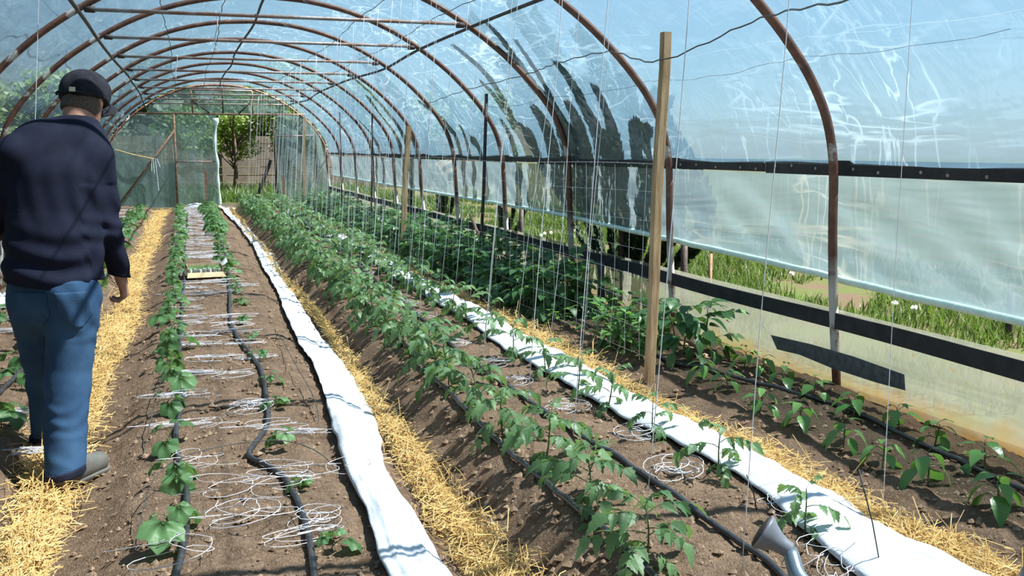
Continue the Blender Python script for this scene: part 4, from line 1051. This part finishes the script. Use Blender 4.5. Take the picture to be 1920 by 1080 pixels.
def film_hit(x, y):
    v = ray(x, y); t = 2.0
    while t < 30:
        p = CAM + v * t
        if (p.z < 1.4 and p.x > 3.40) or (p.z >= 1.4 and p.z > top_z(p.x) + .03) or p.x > 3.5: return p
        t += .02
    return p
def evergreen(lobes, seed, label, d=.30, wide=()):
    """upright spiky shoots growing against the outside of the film"""
    rn_ = random.Random(seed); first = film_hit(*lobes[0][0][0]); g = Vector((3.95, first.y - .1, .1))
    t = thing('conifer', label, 'tree', g, (0, 0, 0), 'evergreens outside along the film')
    mb = MB(); mb.tube([(0, 0, -.15), (.02, .1, .5), (-.05, .3, 1.2)], [.05, .04, .02], 7); mb.build('trunk', M['bark'], t, True)
    def shoot(pts_, w):
        w *= 1.25
        q = spline(pts_, 6); mb = MB(); mb.tube(q, [.014 - .010 * i / (len(q) - 1) for i in range(len(q))], 5, True, 1)
        L = sum((q[i + 1] - q[i]).length for i in range(len(q) - 1)); n = int(2900 * L * w ** .9 + 60)
        for i in range(n):
            f = rn_.random() ** .85; k = f * (len(q) - 1); i0 = min(len(q) - 2, int(k)); c0 = q[i0].lerp(q[i0 + 1], k - i0); ax = (q[i0 + 1] - q[i0]).normalized()
            r = w * (1.0 - .78 * f) * min(1, .18 + max(0, c0.z - .7) * 2.2) * rn_.random() ** .5; e = ax.orthogonal().normalized(); e.rotate(Matrix.Rotation(rn_.uniform(0, 6.28), 3, ax))
            c = c0 + Vector((e.x * r * .6, e.y * r, e.z * r))
            u = (ax * 1.0 + e * .55 + Vector((0, rn_.gauss(0, .2), rn_.gauss(0, .2)))).normalized() * rn_.uniform(.06, .13)
            v = u.orthogonal().normalized(); v.rotate(Matrix.Rotation(rn_.uniform(0, 6.28), 3, u.normalized())); v *= rn_.uniform(.014, .030)
            mb.add([c - u * .5, c + v, c + u * .5, c - v], [(0, 1, 2, 3)], 0)
        o = mb.build('shoot', [M['conifer'], M['bark']], t); o['kind'] = 'stuff'
    for pix, w in lobes:
        pts_ = [film_hit(x, y) - SUN_DIR * d - g for x, y in pix]
        b = pts_[0]; pts_ = [Vector((.0, b.y * .5, .2)), Vector((.02, b.y, .8)), b + Vector((0, 0, 0))][(0 if b.z > 1.1 else 1):] + pts_[1:]
        shoot(pts_, w)
    return t
evergreen([([(1062, 290), (1040, 220), (985, 150), (910, 45)], .17), ([(1000, 290), (960, 230), (915, 140), (853, 85)], .15), ([(1050, 290), (1020, 170), (965, 78)], .10), ([(1120, 290), (1095, 210), (1075, 160), (1045, 118)], .17),
           ([(1150, 290), (1140, 230), (1115, 163)], .15), ([(1185, 290), (1192, 238)], .16), ([(985, 290), (950, 220), (905, 155)], .18), ([(1090, 290), (1062, 200)], .26), ([(1030, 290), (1000, 205)], .26), ([(965, 290), (940, 235)], .14), ([(1205, 290), (1212, 250)], .12), ([(1075, 290), (1040, 250)], .28), ([(1150, 295), (1130, 270)], .24)], 1,
          'bushy dark conifer growing against the film beside the tall wooden post')
evergreen([([(862, 290), (835, 240), (785, 192)], .13), ([(880, 290), (862, 240)], .10), ([(900, 290), (880, 265)], .10)], 2, 'small dark conifer growing against the film before the slim wooden post')
evergreen([([(765, 290), (730, 215), (655, 140)], .20), ([(752, 290), (715, 220), (690, 180)], .20), ([(780, 290), (765, 255)], .14)], 3, 'dark conifer growing against the film past the slim wooden post')
evergreen([([(712, 290), (690, 250), (668, 225)], .16), ([(700, 290), (690, 270)], .12)], 4, 'low dark conifer growing against the film towards the end wall')
# concrete panel wall behind
Wl = structure(obj('wall_concrete', None, None, (0, 34.0, .1)), 'weathered concrete panel wall behind the doorway')
for r_ in range(7):
    for c_ in range(10):
        x0 = -9 + c_ * 2.05; mb = MB(); g = .006 + random.uniform(0, .004)
        mb.box((x0 + .05, random.uniform(0, .02), r_ * .26 + g), (x0 + 2.0, .08, (r_ + 1) * .26 - g)); mb.build('panel', M['concrete'], Wl)
for c_ in range(11):
    mb = MB(); mb.box((-9 + c_ * 2.05 - .06, -.03, -.1), (-9 + c_ * 2.05 + .06, .11, 1.9)); mb.build('post', M['concrete'], Wl)
tree('leafy_tree', (1.35, 29.6, .1), 3.9, (1.4, 1.0, .85), 6500, 11, 'leafy bright green tree hanging over the doorway outside', None, 'tree_lt', .12, .08, .56, 11)
tree('leafy_tree', (3.1, 31.5, .1), 3.6, (1.2, .9, 1.2), 3500, 15, 'dark leafy tree before the concrete wall by the doorway', None, 'tree', .12, .1, .6, 8)
for k, (x, y, h) in enumerate(((-5.5, 36, 3.6), (-1.2, 37.5, 4.6), (2.9, 38, 4.4), (7.2, 37, 3.8), (-3.8, 29.5, 3.2), (11.5, 40, 3.8), (-10, 34, 3.2))):
    tree('broad_tree', (x, y, .1), h, (2.0, 1.7, h * .34), 5200, 30 + k, 'tall broad green tree behind the end wall', 'trees beyond the end wall', 'tree' if k % 2 else 'tree_lt', .26, .16, .62, 11)
for k, Y in enumerate((6, 11, 15.5, 20, 25)):
    tree('hedge_tree', (-12 + .8 * math.sin(k * 2), Y, .1), 2.0, (1.9, 1.8, .7), 3000, 50 + k, 'low bushy tree of the hedge seen through the film behind the man', 'hedge trees beyond the film', 'tree_lt', .24, .12, .5, 10)
mb = MB()
for k in range(9):
    mb = MB(); mb.box((-1.98, 7 + k * .16, .1), (-1.955, 7.145 + k * .16, .95)); tag(mb.build('fence_board', M['wood']), 'upright weathered fence board outside behind the man', 'board', 'fence boards behind the man')

#PERSON#
# ------------------------------------------------------------------ the man
class SDF:
    """distance field on a grid, filled shape by shape, meshed by surface nets"""
    def __init__(s, lo, hi, h):
        s.h = h; s.lo = np.array(lo, np.float32)
        s.n = [int(math.ceil((b - a) / h)) + 1 for a, b in zip(lo, hi)]
        s.d = np.full(s.n, .2, np.float32)
        s.ax = [s.lo[i] + h * np.arange(s.n[i], dtype=np.float32) for i in range(3)]
    def _box(s, lo, hi):
        sl = []
        for i in range(3):
            a = max(0, int((lo[i] - s.lo[i]) / s.h)); b = min(s.n[i], int((hi[i] - s.lo[i]) / s.h) + 2)
            if b <= a: return None
            sl.append(slice(a, b))
        return tuple(sl)
    def _g(s, sl): return np.meshgrid(*[s.ax[i][sl[i]] for i in range(3)], indexing='ij')
    def cone(s, a, b, ra, rb, k=.02, sq=(1, 1, 1), sub=False):
        """tapered capsule; sq squashes the cross axes"""
        a = np.array(a, np.float32); b = np.array(b, np.float32); m = max(ra, rb) * max(1 / min(sq), 1) + .08
        sl = s._box(np.minimum(a, b) - m, np.maximum(a, b) + m)
        if sl is None: return
        X, Y, Z = s._g(sl); c = (a + b) / 2; q = np.array(sq, np.float32)
        px, py, pz = (X - a[0]) * q[0], (Y - a[1]) * q[1], (Z - a[2]) * q[2]
        ba = (b - a) * q; l2 = float(ba @ ba) + 1e-9
        t = np.clip((px * ba[0] + py * ba[1] + pz * ba[2]) / l2, 0, 1)
        d = np.sqrt((px - t * ba[0]) ** 2 + (py - t * ba[1]) ** 2 + (pz - t * ba[2]) ** 2) - (ra + (rb - ra) * t)
        o = s.d[sl]
        if sub:
            hh = np.clip(.5 - .5 * (o + d) / k, 0, 1); s.d[sl] = o + (-d - o) * hh + k * hh * (1 - hh)
        else:
            hh = np.clip(.5 + .5 * (o - d) / k, 0, 1); s.d[sl] = o + (d - o) * hh - k * hh * (1 - hh)
    def ell(s, c, r, k=.02, rot=None):
        c = np.array(c, np.float32); m = max(r) + .06
        sl = s._box(c - m, c + m)
        if sl is None: return
        X, Y, Z = s._g(sl); P = [X - c[0], Y - c[1], Z - c[2]]
        if rot is not None:
            R_ = np.array(rot, np.float32); P = [R_[0][i] * P[0] + R_[1][i] * P[1] + R_[2][i] * P[2] for i in range(3)]
        k0 = np.sqrt(sum((P[i] / r[i]) ** 2 for i in range(3))); k1 = np.sqrt(sum((P[i] / r[i] ** 2) ** 2 for i in range(3))) + 1e-6
        d = k0 * (k0 - 1) / k1; o = s.d[sl]
        hh = np.clip(.5 + .5 * (o - d) / k, 0, 1); s.d[sl] = o + (d - o) * hh - k * hh * (1 - hh)
    def field(s): return s._g((slice(None),) * 3)
    def mesh(s, name, mat, origin):
        d = s.d; ins = d < 0
        n = d.shape; cs = tuple(k - 1 for k in n)
        corner = [(i, j, k) for i in (0, 1) for j in (0, 1) for k in (0, 1)]
        cnt = np.zeros(cs, np.int8)
        for i, j, k in corner: cnt += ins[i:i + cs[0], j:j + cs[1], k:k + cs[2]]
        act = (cnt > 0) & (cnt < 8); I = np.argwhere(act); idx = np.full(cs, -1, np.int32); idx[act] = np.arange(len(I))
        acc = np.zeros((len(I), 3), np.float32); num = np.zeros(len(I), np.float32)
        for a in corner:
            for ax in range(3):
                if a[ax]: continue
                b = list(a); b[ax] = 1
                da = d[I[:, 0] + a[0], I[:, 1] + a[1], I[:, 2] + a[2]]; db = d[I[:, 0] + b[0], I[:, 1] + b[1], I[:, 2] + b[2]]
                m = (da < 0) != (db < 0); t = np.where(m, da / np.where(m, da - db, 1), 0)
                p = np.array(a, np.float32)[None, :].repeat(len(I), 0); p[:, ax] = t
                acc += p * m[:, None]; num += m
        V = (I + acc / num[:, None]) * s.h + s.lo - np.array(origin, np.float32)
        F = []
        for ax in range(3):
            u, w = (ax + 1) % 3, (ax + 2) % 3
            sl0 = [slice(None)] * 3; sl1 = [slice(None)] * 3; sl0[ax] = slice(0, n[ax] - 1); sl1[ax] = slice(1, n[ax])
            c = ins[tuple(sl0)] != ins[tuple(sl1)]; E_ = np.argwhere(c)
            E_ = E_[(E_[:, u] > 0) & (E_[:, w] > 0) & (E_[:, u] < n[u] - 1) & (E_[:, w] < n[w] - 1)]
            inside = ins[E_[:, 0], E_[:, 1], E_[:, 2]]
            def cell(du, dw):
                q = E_.copy(); q[:, u] += du; q[:, w] += dw; return idx[q[:, 0], q[:, 1], q[:, 2]]
            Q = np.stack([cell(-1, -1), cell(0, -1), cell(0, 0), cell(-1, 0)], 1)
            Q[~inside] = Q[~inside][:, ::-1]; F.append(Q)
        F = np.concatenate(F)
        me = bpy.data.meshes.new(name); me.from_pydata(V.tolist(), [], F.tolist()); me.materials.append(mat)
        me.polygons.foreach_set('use_smooth', [True] * len(me.polygons)); me.update(); return me

M['skin'] = simple('skin', (.42, .20, .135), (.50, .26, .18), .55, 30, .1)
M['hair'] = simple('hair', (.075, .055, .045), (.14, .105, .085), .8, 120, .5, 200)
M['shirt'] = simple('navy_shirt', (.0065, .008, .021), (.011, .013, .032), .85, 10, .15, 180, spec=.2)
M['cap'] = simple('cap_cloth', (.012, .012, .018), (.024, .023, .032), .85, 30, .3, 300, spec=.2)
M['jeans'] = simple('denim', (.020, .052, .115), (.048, .108, .205), .85, 5, .25, 300, lo=.3, hi=.7, spec=.2)
M['jeans_dark'] = simple('denim_dark', (.006, .009, .025), (.02, .022, .05), .85, 12, .2, 200)
M['boot'] = simple('grey_rubber', (.105, .10, .088), (.15, .142, .125), .6, 14, .1)
M['brass'] = simple('brass', (.70, .58, .40), None, .3, metal=.9)
M['glass_rim'] = simple('spectacle_rim', (.02, .02, .022), None, .35)

def J(x, y, Y): return np.array(at_Y(x, y, Y))
GR = soil(-.56, 4.4)
man_o = Vector((-.585, 4.55, .0))
man = thing('person', 'man in a navy jumper, blue jeans and dark cap walking away along the straw', 'person', man_o)
hipR, hipL = J(138, 565, 4.52), J(66, 562, 4.60)
kneeR, ankR = J(127, 722, 4.47), J(122, 893, 4.345)
kneeL, ankL = J(91, 722, 4.80), J(93, 838, 4.93)
pelv = J(102, 520, 4.57); waist = J(102, 455, 4.58); chest = J(106, 340, 4.62); upper = J(108, 285, 4.66)
neck = J(146, 235, 4.73); neckt = J(152, 205, 4.78); head = J(156, 186, 4.80)
shR, elR, wrR = J(178, 298, 4.63), J(201, 430, 4.66), J(227, 522, 4.78)
shL, elL, wrL = J(28, 292, 4.58), J(-12, 415, 4.68), J(25, 440, 4.93)
floor_z = .032
ankR[2] = floor_z + .10; ankL[2] = floor_z + .10
fdirR = np.array([.62, .78, 0]); fdirL = np.array([.1, .99, 0])
BB = ((-1.02, 4.05, -.02), (-.15, 5.30, 1.86))
def rr(f): return [tuple(x) for x in f]
def head_axes():
    # forward (face) direction: ahead, to the right, and down
    fw = Vector((.42, .80, -.42)).normalized(); rt = fw.cross(Vector((0, 0, 1))).normalized(); up_ = rt.cross(fw)
    return rt, fw, up_
hr, hf, hu = head_axes(); HRM = np.array([list(hr), list(hf), list(hu)], np.float32)
def hp(a, b, c): return head + np.array(hr) * a + np.array(hf) * b + np.array(hu) * c
# skin: one continuous body
S = SDF(*BB, .0075)
S.ell(head, (.078, .098, .112), .02, HRM); S.ell(hp(0, .045, -.07), (.055, .06, .06), .03, HRM)
S.ell(hp(0, .105, -.02), (.013, .022, .026), .015, HRM); S.cone(hp(-.03, .092, -.055), hp(.03, .092, -.055), .008, .008, .01)
for sd in (1, -1):
    S.ell(hp(.082 * sd, -.002, -.015), (.012, .024, .034), .01, HRM); S.ell(hp(.03 * sd, .088, .012), (.014, .012, .010), .006, HRM)
S.cone(hp(0, -.03, -.07), neck + np.array([0, -.01, -.03]), .056, .064, .03)
S.cone(neck - np.array([0, 0, .06]), chest, .07, .13, .05, (1, 1.35, 1)); S.cone(chest, waist, .14, .135, .05, (1, 1.35, 1)); S.cone(waist, pelv, .14, .15, .05, (1, 1.3, 1))
S.cone(shL, shR, .06, .06, .05)
for a, b, c in ((shR, elR, wrR), (shL, elL, wrL)):
    S.cone(a, b, .048, .039, .03); S.cone(b, c, .038, .027, .02)
for a, b, c, f in ((hipR, kneeR, ankR, fdirR), (hipL, kneeL, ankL, fdirL)):
    S.cone(a, b, .078, .052, .04); S.cone(b, c, .053, .036, .03); S.cone(c - np.array([0, 0, .05]), c - np.array([0, 0, .055]) + f * .14, .034, .026, .02)
# hands: palm, four curled fingers and a thumb
def hand(wr, kn, sidev, curl, sgn=1):
    d = kn - wr; dn = d / np.linalg.norm(d); palm = wr + d
    for k in range(4):
        o = sidev * (.030 - .020 * k); L = (.040, .045, .042, .034)[k]
        S.cone(wr + d * .15 + o * .5, palm + o, .018, .0125, .014)
        p0 = palm + o; d1 = dn * .55 + curl * .8; d1 /= np.linalg.norm(d1); d2 = dn * -.25 + curl; d2 /= np.linalg.norm(d2); d3 = -dn * .8 + curl * .5; d3 /= np.linalg.norm(d3)
        p1 = p0 + d1 * L; p2 = p1 + d2 * L * .62; p3 = p2 + d3 * L * .35
        S.cone(p0, p1, .0098, .0088, .004); S.cone(p1, p2, .0088, .008, .003); S.cone(p2, p3, .008, .0072, .003)
    t0 = wr + d * .25 + sidev * .025; t1 = t0 + dn * .032 + curl * .022 + sidev * .012; t2 = t1 + dn * .034 + curl * .006
    S.cone(t0, t1, .0135, .0105, .008); S.cone(t1, t2, .0105, .0085, .004)
knR = J(235, 553, 4.80)
hand(wrR, knR, np.array([.15, .98, .1]), np.array([-.93, .15, -.1]))
knL = wrL + np.array([.05, .07, -.02]); hand(wrL, knL, np.array([.5, -.3, .8]), np.array([.4, .7, -.5]))
obj('body', S.mesh('body', M['skin'], man_o), man)
# short hair below the cap
S = SDF(head - .2, head + .2, .005)
S.ell(head, (.0835, .103, .117), .02, HRM); S.ell(hp(0, -.035, -.055), (.068, .060, .062), .03, HRM)
X_, Y_, Z_ = S.field(); V_ = [X_ - head[0], Y_ - head[1], Z_ - head[2]]
hh_f = sum(V_[i] * hf[i] for i in range(3)); hh_u = sum(V_[i] * hu[i] for i in range(3)); hh_r = sum(V_[i] * hr[i] for i in range(3))
S.d = np.maximum(S.d, hh_f - .03 + .25 * np.maximum(0, -hh_u)); S.d = np.maximum(S.d, -(hh_u + .080)); S.d = np.maximum(S.d, hh_u - .04)
obj('hair', S.mesh('hair', M['hair'], man_o), man)
# cap: crown, peak, strap, buckle
S = SDF(head - .24, head + .26, .006)
S.ell(hp(0, -.004, .015), (.100, .124, .112), .02, HRM); S.ell(hp(.0, .02, .055), (.094, .100, .088), .03, HRM)
X_, Y_, Z_ = S.field(); V_ = [X_ - head[0], Y_ - head[1], Z_ - head[2]]
hh_f = sum(V_[i] * hf[i] for i in range(3)); hh_u = sum(V_[i] * hu[i] for i in range(3)); hh_r = sum(V_[i] * hr[i] for i in range(3))
S.d = S.d + .003 * np.sin(hh_r * 70 + 2 * np.sin(hh_f * 40)) * np.cos(hh_f * 55) * (hh_u < .09)
S.d = np.maximum(S.d, -(hh_u + .004 - .28 * np.minimum(0, hh_f)))
cap = obj('cap', S.mesh('cap', M['cap'], man_o), man)
S = SDF(head - .24, head + .30, .005)
S.ell(hp(0, .125, .012), (.080, .085, .012), .01, HRM)
obj('peak', S.mesh('peak', M['cap'], man_o), cap)
mb = MB(); pts_ = []
for i in range(13):
    a = -PI / 2 + (i - 6) * .17; pts_.append(Vector(hp(.099 * math.cos(a), -.004 + .123 * math.sin(a), .008 + .28 * .123 * math.sin(a))) - man_o)
mb.tube(pts_, .006, 6); mb.build('strap', M['cap'], cap, True)
a = -PI / 2 + .30; c_ = Vector(hp(.105 * math.cos(a), -.004 + .130 * math.sin(a), .014 + .28 * .125 * math.sin(a))) - man_o
o = MB(); o.box((-.013, -.004, -.010), (.013, .004, .010)); bk = o.build('buckle', M['brass'], cap, False, c_); bk.rotation_euler = (-.15, .05, math.atan2(hf.y, hf.x) - PI / 2 + .28)
# spectacles
mb = MB()
for sd in (1, -1):
    mb.tube([Vector(hp(.088 * sd, -.005, .012)) - man_o, Vector(hp(.086 * sd, .06, .014)) - man_o, Vector(hp(.068 * sd, .108, .012)) - man_o], .0024, 6)
    mb.tube([Vector(hp(.034 * sd + .030 * math.cos(q), .112 - .006 * abs(math.cos(q)), .005 + .022 * math.sin(q))) - man_o for q in np.linspace(0, 2 * PI, 17)], .0022, 5)
mb.tube([Vector(hp(-.008, .116, .008)) - man_o, Vector(hp(.008, .116, .008)) - man_o], .002, 5)
mb.build('spectacles', M['glass_rim'], man, True)
# jumper
S = SDF((-1.02, 4.2, .72), (-.15, 5.2, 1.70), .0075)
S.cone(neck + np.array([0, -.01, -.005]), neck - np.array([0, .02, .09]), .070, .095, .03)
S.cone(upper + np.array([-.055, -.01, .01]), upper + np.array([.075, .01, .01]), .13, .13, .06, (1, 1.18, 1))
S.cone(chest + np.array([-.045, 0, 0]), waist + np.array([-.03, 0, 0]), .155, .15, .06, (1, 1.12, 1)); S.cone(chest + np.array([.045, 0, 0]), waist + np.array([.03, 0, 0]), .155, .15, .06, (1, 1.12, 1))
S.cone(waist + np.array([-.03, 0, 0]), pelv + np.array([-.035, 0, -.03]), .160, .176, .05, (1, 1.08, 1)); S.cone(waist + np.array([.03, 0, 0]), pelv + np.array([.03, 0, -.03]), .160, .176, .05, (1, 1.08, 1))
S.cone(neck - np.array([.0, .02, .04]), shR + np.array([-.01, 0, .01]), .075, .074, .06); S.cone(neck - np.array([.0, .02, .04]), shL + np.array([.01, 0, .01]), .075, .074, .06)
for a, b, c in ((shR, elR, wrR), (shL, elL, wrL)):
    S.cone(a, b, .075, .062, .035); S.cone(b, c, .062, .046, .02)
X_, Y_, Z_ = S.field()
# folds: sagging swags over the small of the back, drapes below the armpits, rings on the sleeve
xc_ = X_ - waist[0]
low_ = np.clip((1.16 - Z_) / .16, 0, 1) * np.clip((Z_ - .84) / .05, 0, 1)
S.d -= .0085 * low_ * np.sin(Z_ * 62 + 2.6 * np.sin(xc_ * 9 + 1) + 14 * xc_ * xc_) * (X_ < -.40)
dr_ = np.clip((1.42 - Z_) / .1, 0, 1) * np.clip((Z_ - 1.05) / .15, 0, 1)
S.d -= .0055 * dr_ * np.sin((X_ + .10 * Z_) * 78 + 1.5 * np.sin(Z_ * 11)) * (.35 + .65 * np.clip((X_ + .52) / .12, 0, 1))
arm_ = (X_ > -.43) & (Z_ < 1.30)
S.d -= .0035 * arm_ * np.sin(Z_ * 70 + X_ * 30 + 1.5 * np.sin(Z_ * 23))
hem = .866 - .16 * (X_ + .58)
arm_right = (X_ > elR[0] - .062 + .35 * np.maximum(0, elR[2] - Z_) * 0) & (Z_ < 1.02)
cut = hem - Z_; dist_arm = (X_ > -.405)
S.d = np.where(dist_arm & (Z_ < 1.06), np.maximum(S.d, (wrR[2] + .012 - .25 * (X_ - wrR[0])) - Z_), np.maximum(S.d, np.where(X_ < -.80, -1, cut)))
nk = neck + np.array([0, 0, .018]); S.d = np.maximum(S.d, (Z_ - nk[2]) + .30 * (Y_ - nk[1]) - .0)
jumper = obj('jumper', S.mesh('jumper', M['shirt'], man_o), man)
mb = MB(); mb.tube([Vector(neck) - man_o + Vector((.073 * math.cos(q), .073 * math.sin(q) - .008, .010 - .30 * .073 * math.sin(q))) for q in np.linspace(0, 2 * PI, 25)], .009, 7); mb.build('collar', M['shirt'], jumper, True)
# jeans
def jeans_field(S, grow=0.0):
    S.cone(hipL + np.array([.02, -.005, .05]), hipR + np.array([-.02, -.005, .05]), .122 + grow, .122 + grow, .05, (1, 1.06, 1))
    for sx, hp_ in ((1, hipR), (-1, hipL)):
        S.cone(hp_ + np.array([-.012 * sx, -.045, .03]), hp_ + np.array([-.008 * sx, -.04, -.05]), .088 + grow, .085 + grow, .05)
    for hp_, kn, an, (a, b, c) in ((hipR, kneeR, ankR, (.112, .090, .080)), (hipL, kneeL, ankL, (.112, .088, .076))):
        S.cone(hp_, kn, a + grow, b + grow, .04); S.cone(kn, an + np.array([0, 0, -.05]), b + grow, c + grow, .03)
    X_, Y_, Z_ = S.field()
    kz = np.clip((.72 - Z_) / .1, 0, 1) * np.clip((Z_ - .10) / .06, 0, 1)
    S.d -= .0036 * kz * np.sin(Z_ * 47 + 26 * (X_ + .55) + 2.6 * np.sin(Y_ * 23 + Z_ * 11 + 9 * X_)) * np.clip(np.sin(Z_ * 9.5 + 14 * X_ + 1.2), 0, 1)
    S.d -= .0026 * kz * np.sin(Z_ * 96 - 31 * X_ + 2 * np.sin(Z_ * 13 + 30 * X_)) * np.clip(np.sin(Z_ * 14.3 + 8 * Y_), 0, 1)
    S.d -= .003 * np.sin(X_ * 60 + Z_ * 33 + Y_ * 20) * np.clip((Z_ - .6) / .1, 0, 1)
    return X_, Y_, Z_
S = SDF((-.92, 4.15, .0), (-.28, 5.15, .98), .0075)
X_, Y_, Z_ = jeans_field(S)
hemz = np.where((Y_ < 4.66), floor_z + .062 + .14 * (X_ + .55), floor_z + .07)
S.d = np.maximum(S.d, hemz - Z_); S.d = np.maximum(S.d, Z_ - .90)
jeans = obj('jeans', S.mesh('jeans', M['jeans'], man_o), man)
for cx, nm in ((pelv[0] + .082, 'back_pocket'), (pelv[0] - .085, 'back_pocket')):
    S = SDF((-.92, 4.15, .5), (-.28, 4.75, .98), .006)
    X_, Y_, Z_ = jeans_field(S, .0055)
    tpz = .855; dz = tpz - Z_; wv = .066 - np.maximum(0, dz - .10) * .9
    S.d = np.maximum(S.d, np.abs(X_ - cx - .12 * dz) - wv); S.d = np.maximum(S.d, -dz); S.d = np.maximum(S.d, dz - .155); S.d = np.maximum(S.d, Y_ - 4.56)
    obj(nm, S.mesh(nm, M['jeans'], man_o), jeans)
for an, sx in ((ankR, 1), (ankL, -1)):
    S = SDF((-.92, 4.1, .0), (-.28, 5.2, .3), .006); b = an + np.array([0, 0, -.08])
    S.cone(an + np.array([0, 0, .05]), b, .084, .086, .02); X_, Y_, Z_ = S.field()
    sl_ = floor_z + .040 + (.16 * (X_ - an[0]) if sx > 0 else .0)
    S.d = np.maximum(S.d, sl_ - Z_); S.d = np.maximum(S.d, Z_ - sl_ - .034)
    obj('cuff_lining', S.mesh('cuff_lining', M['jeans_dark'], man_o), jeans)
# rubber shoes
for an, f in ((ankR, fdirR), (ankL, fdirL)):
    f = np.array(f) / np.linalg.norm(f); g = np.array([an[0], an[1], floor_z])
    S = SDF((-1.0, 4.0, -.02), (-.15, 5.4, .3), .006)
    S.cone(g - f * .022 + np.array([0, 0, .045]), g + f * .19 + np.array([0, 0, .045]), .052, .046, .03); S.cone(g - f * .01 + np.array([0, 0, .06]), g + f * .08 + np.array([0, 0, .066]), .055, .045, .04)
    X_, Y_, Z_ = S.field(); S.d = np.maximum(S.d, floor_z - Z_)
    sh = obj('shoe', S.mesh('shoe', M['boot'], man_o), man)
    S = SDF((-1.0, 4.0, -.02), (-.15, 5.4, .2), .005)
    S.cone(g - f * .03 + np.array([0, 0, .02]), g + f * .195 + np.array([0, 0, .02]), .054, .048, .01); X_, Y_, Z_ = S.field(); S.d = np.maximum(S.d, np.maximum(floor_z - .006 - Z_, Z_ - floor_z - .018))
    obj('sole', S.mesh('sole', M['boot'], man_o), sh)
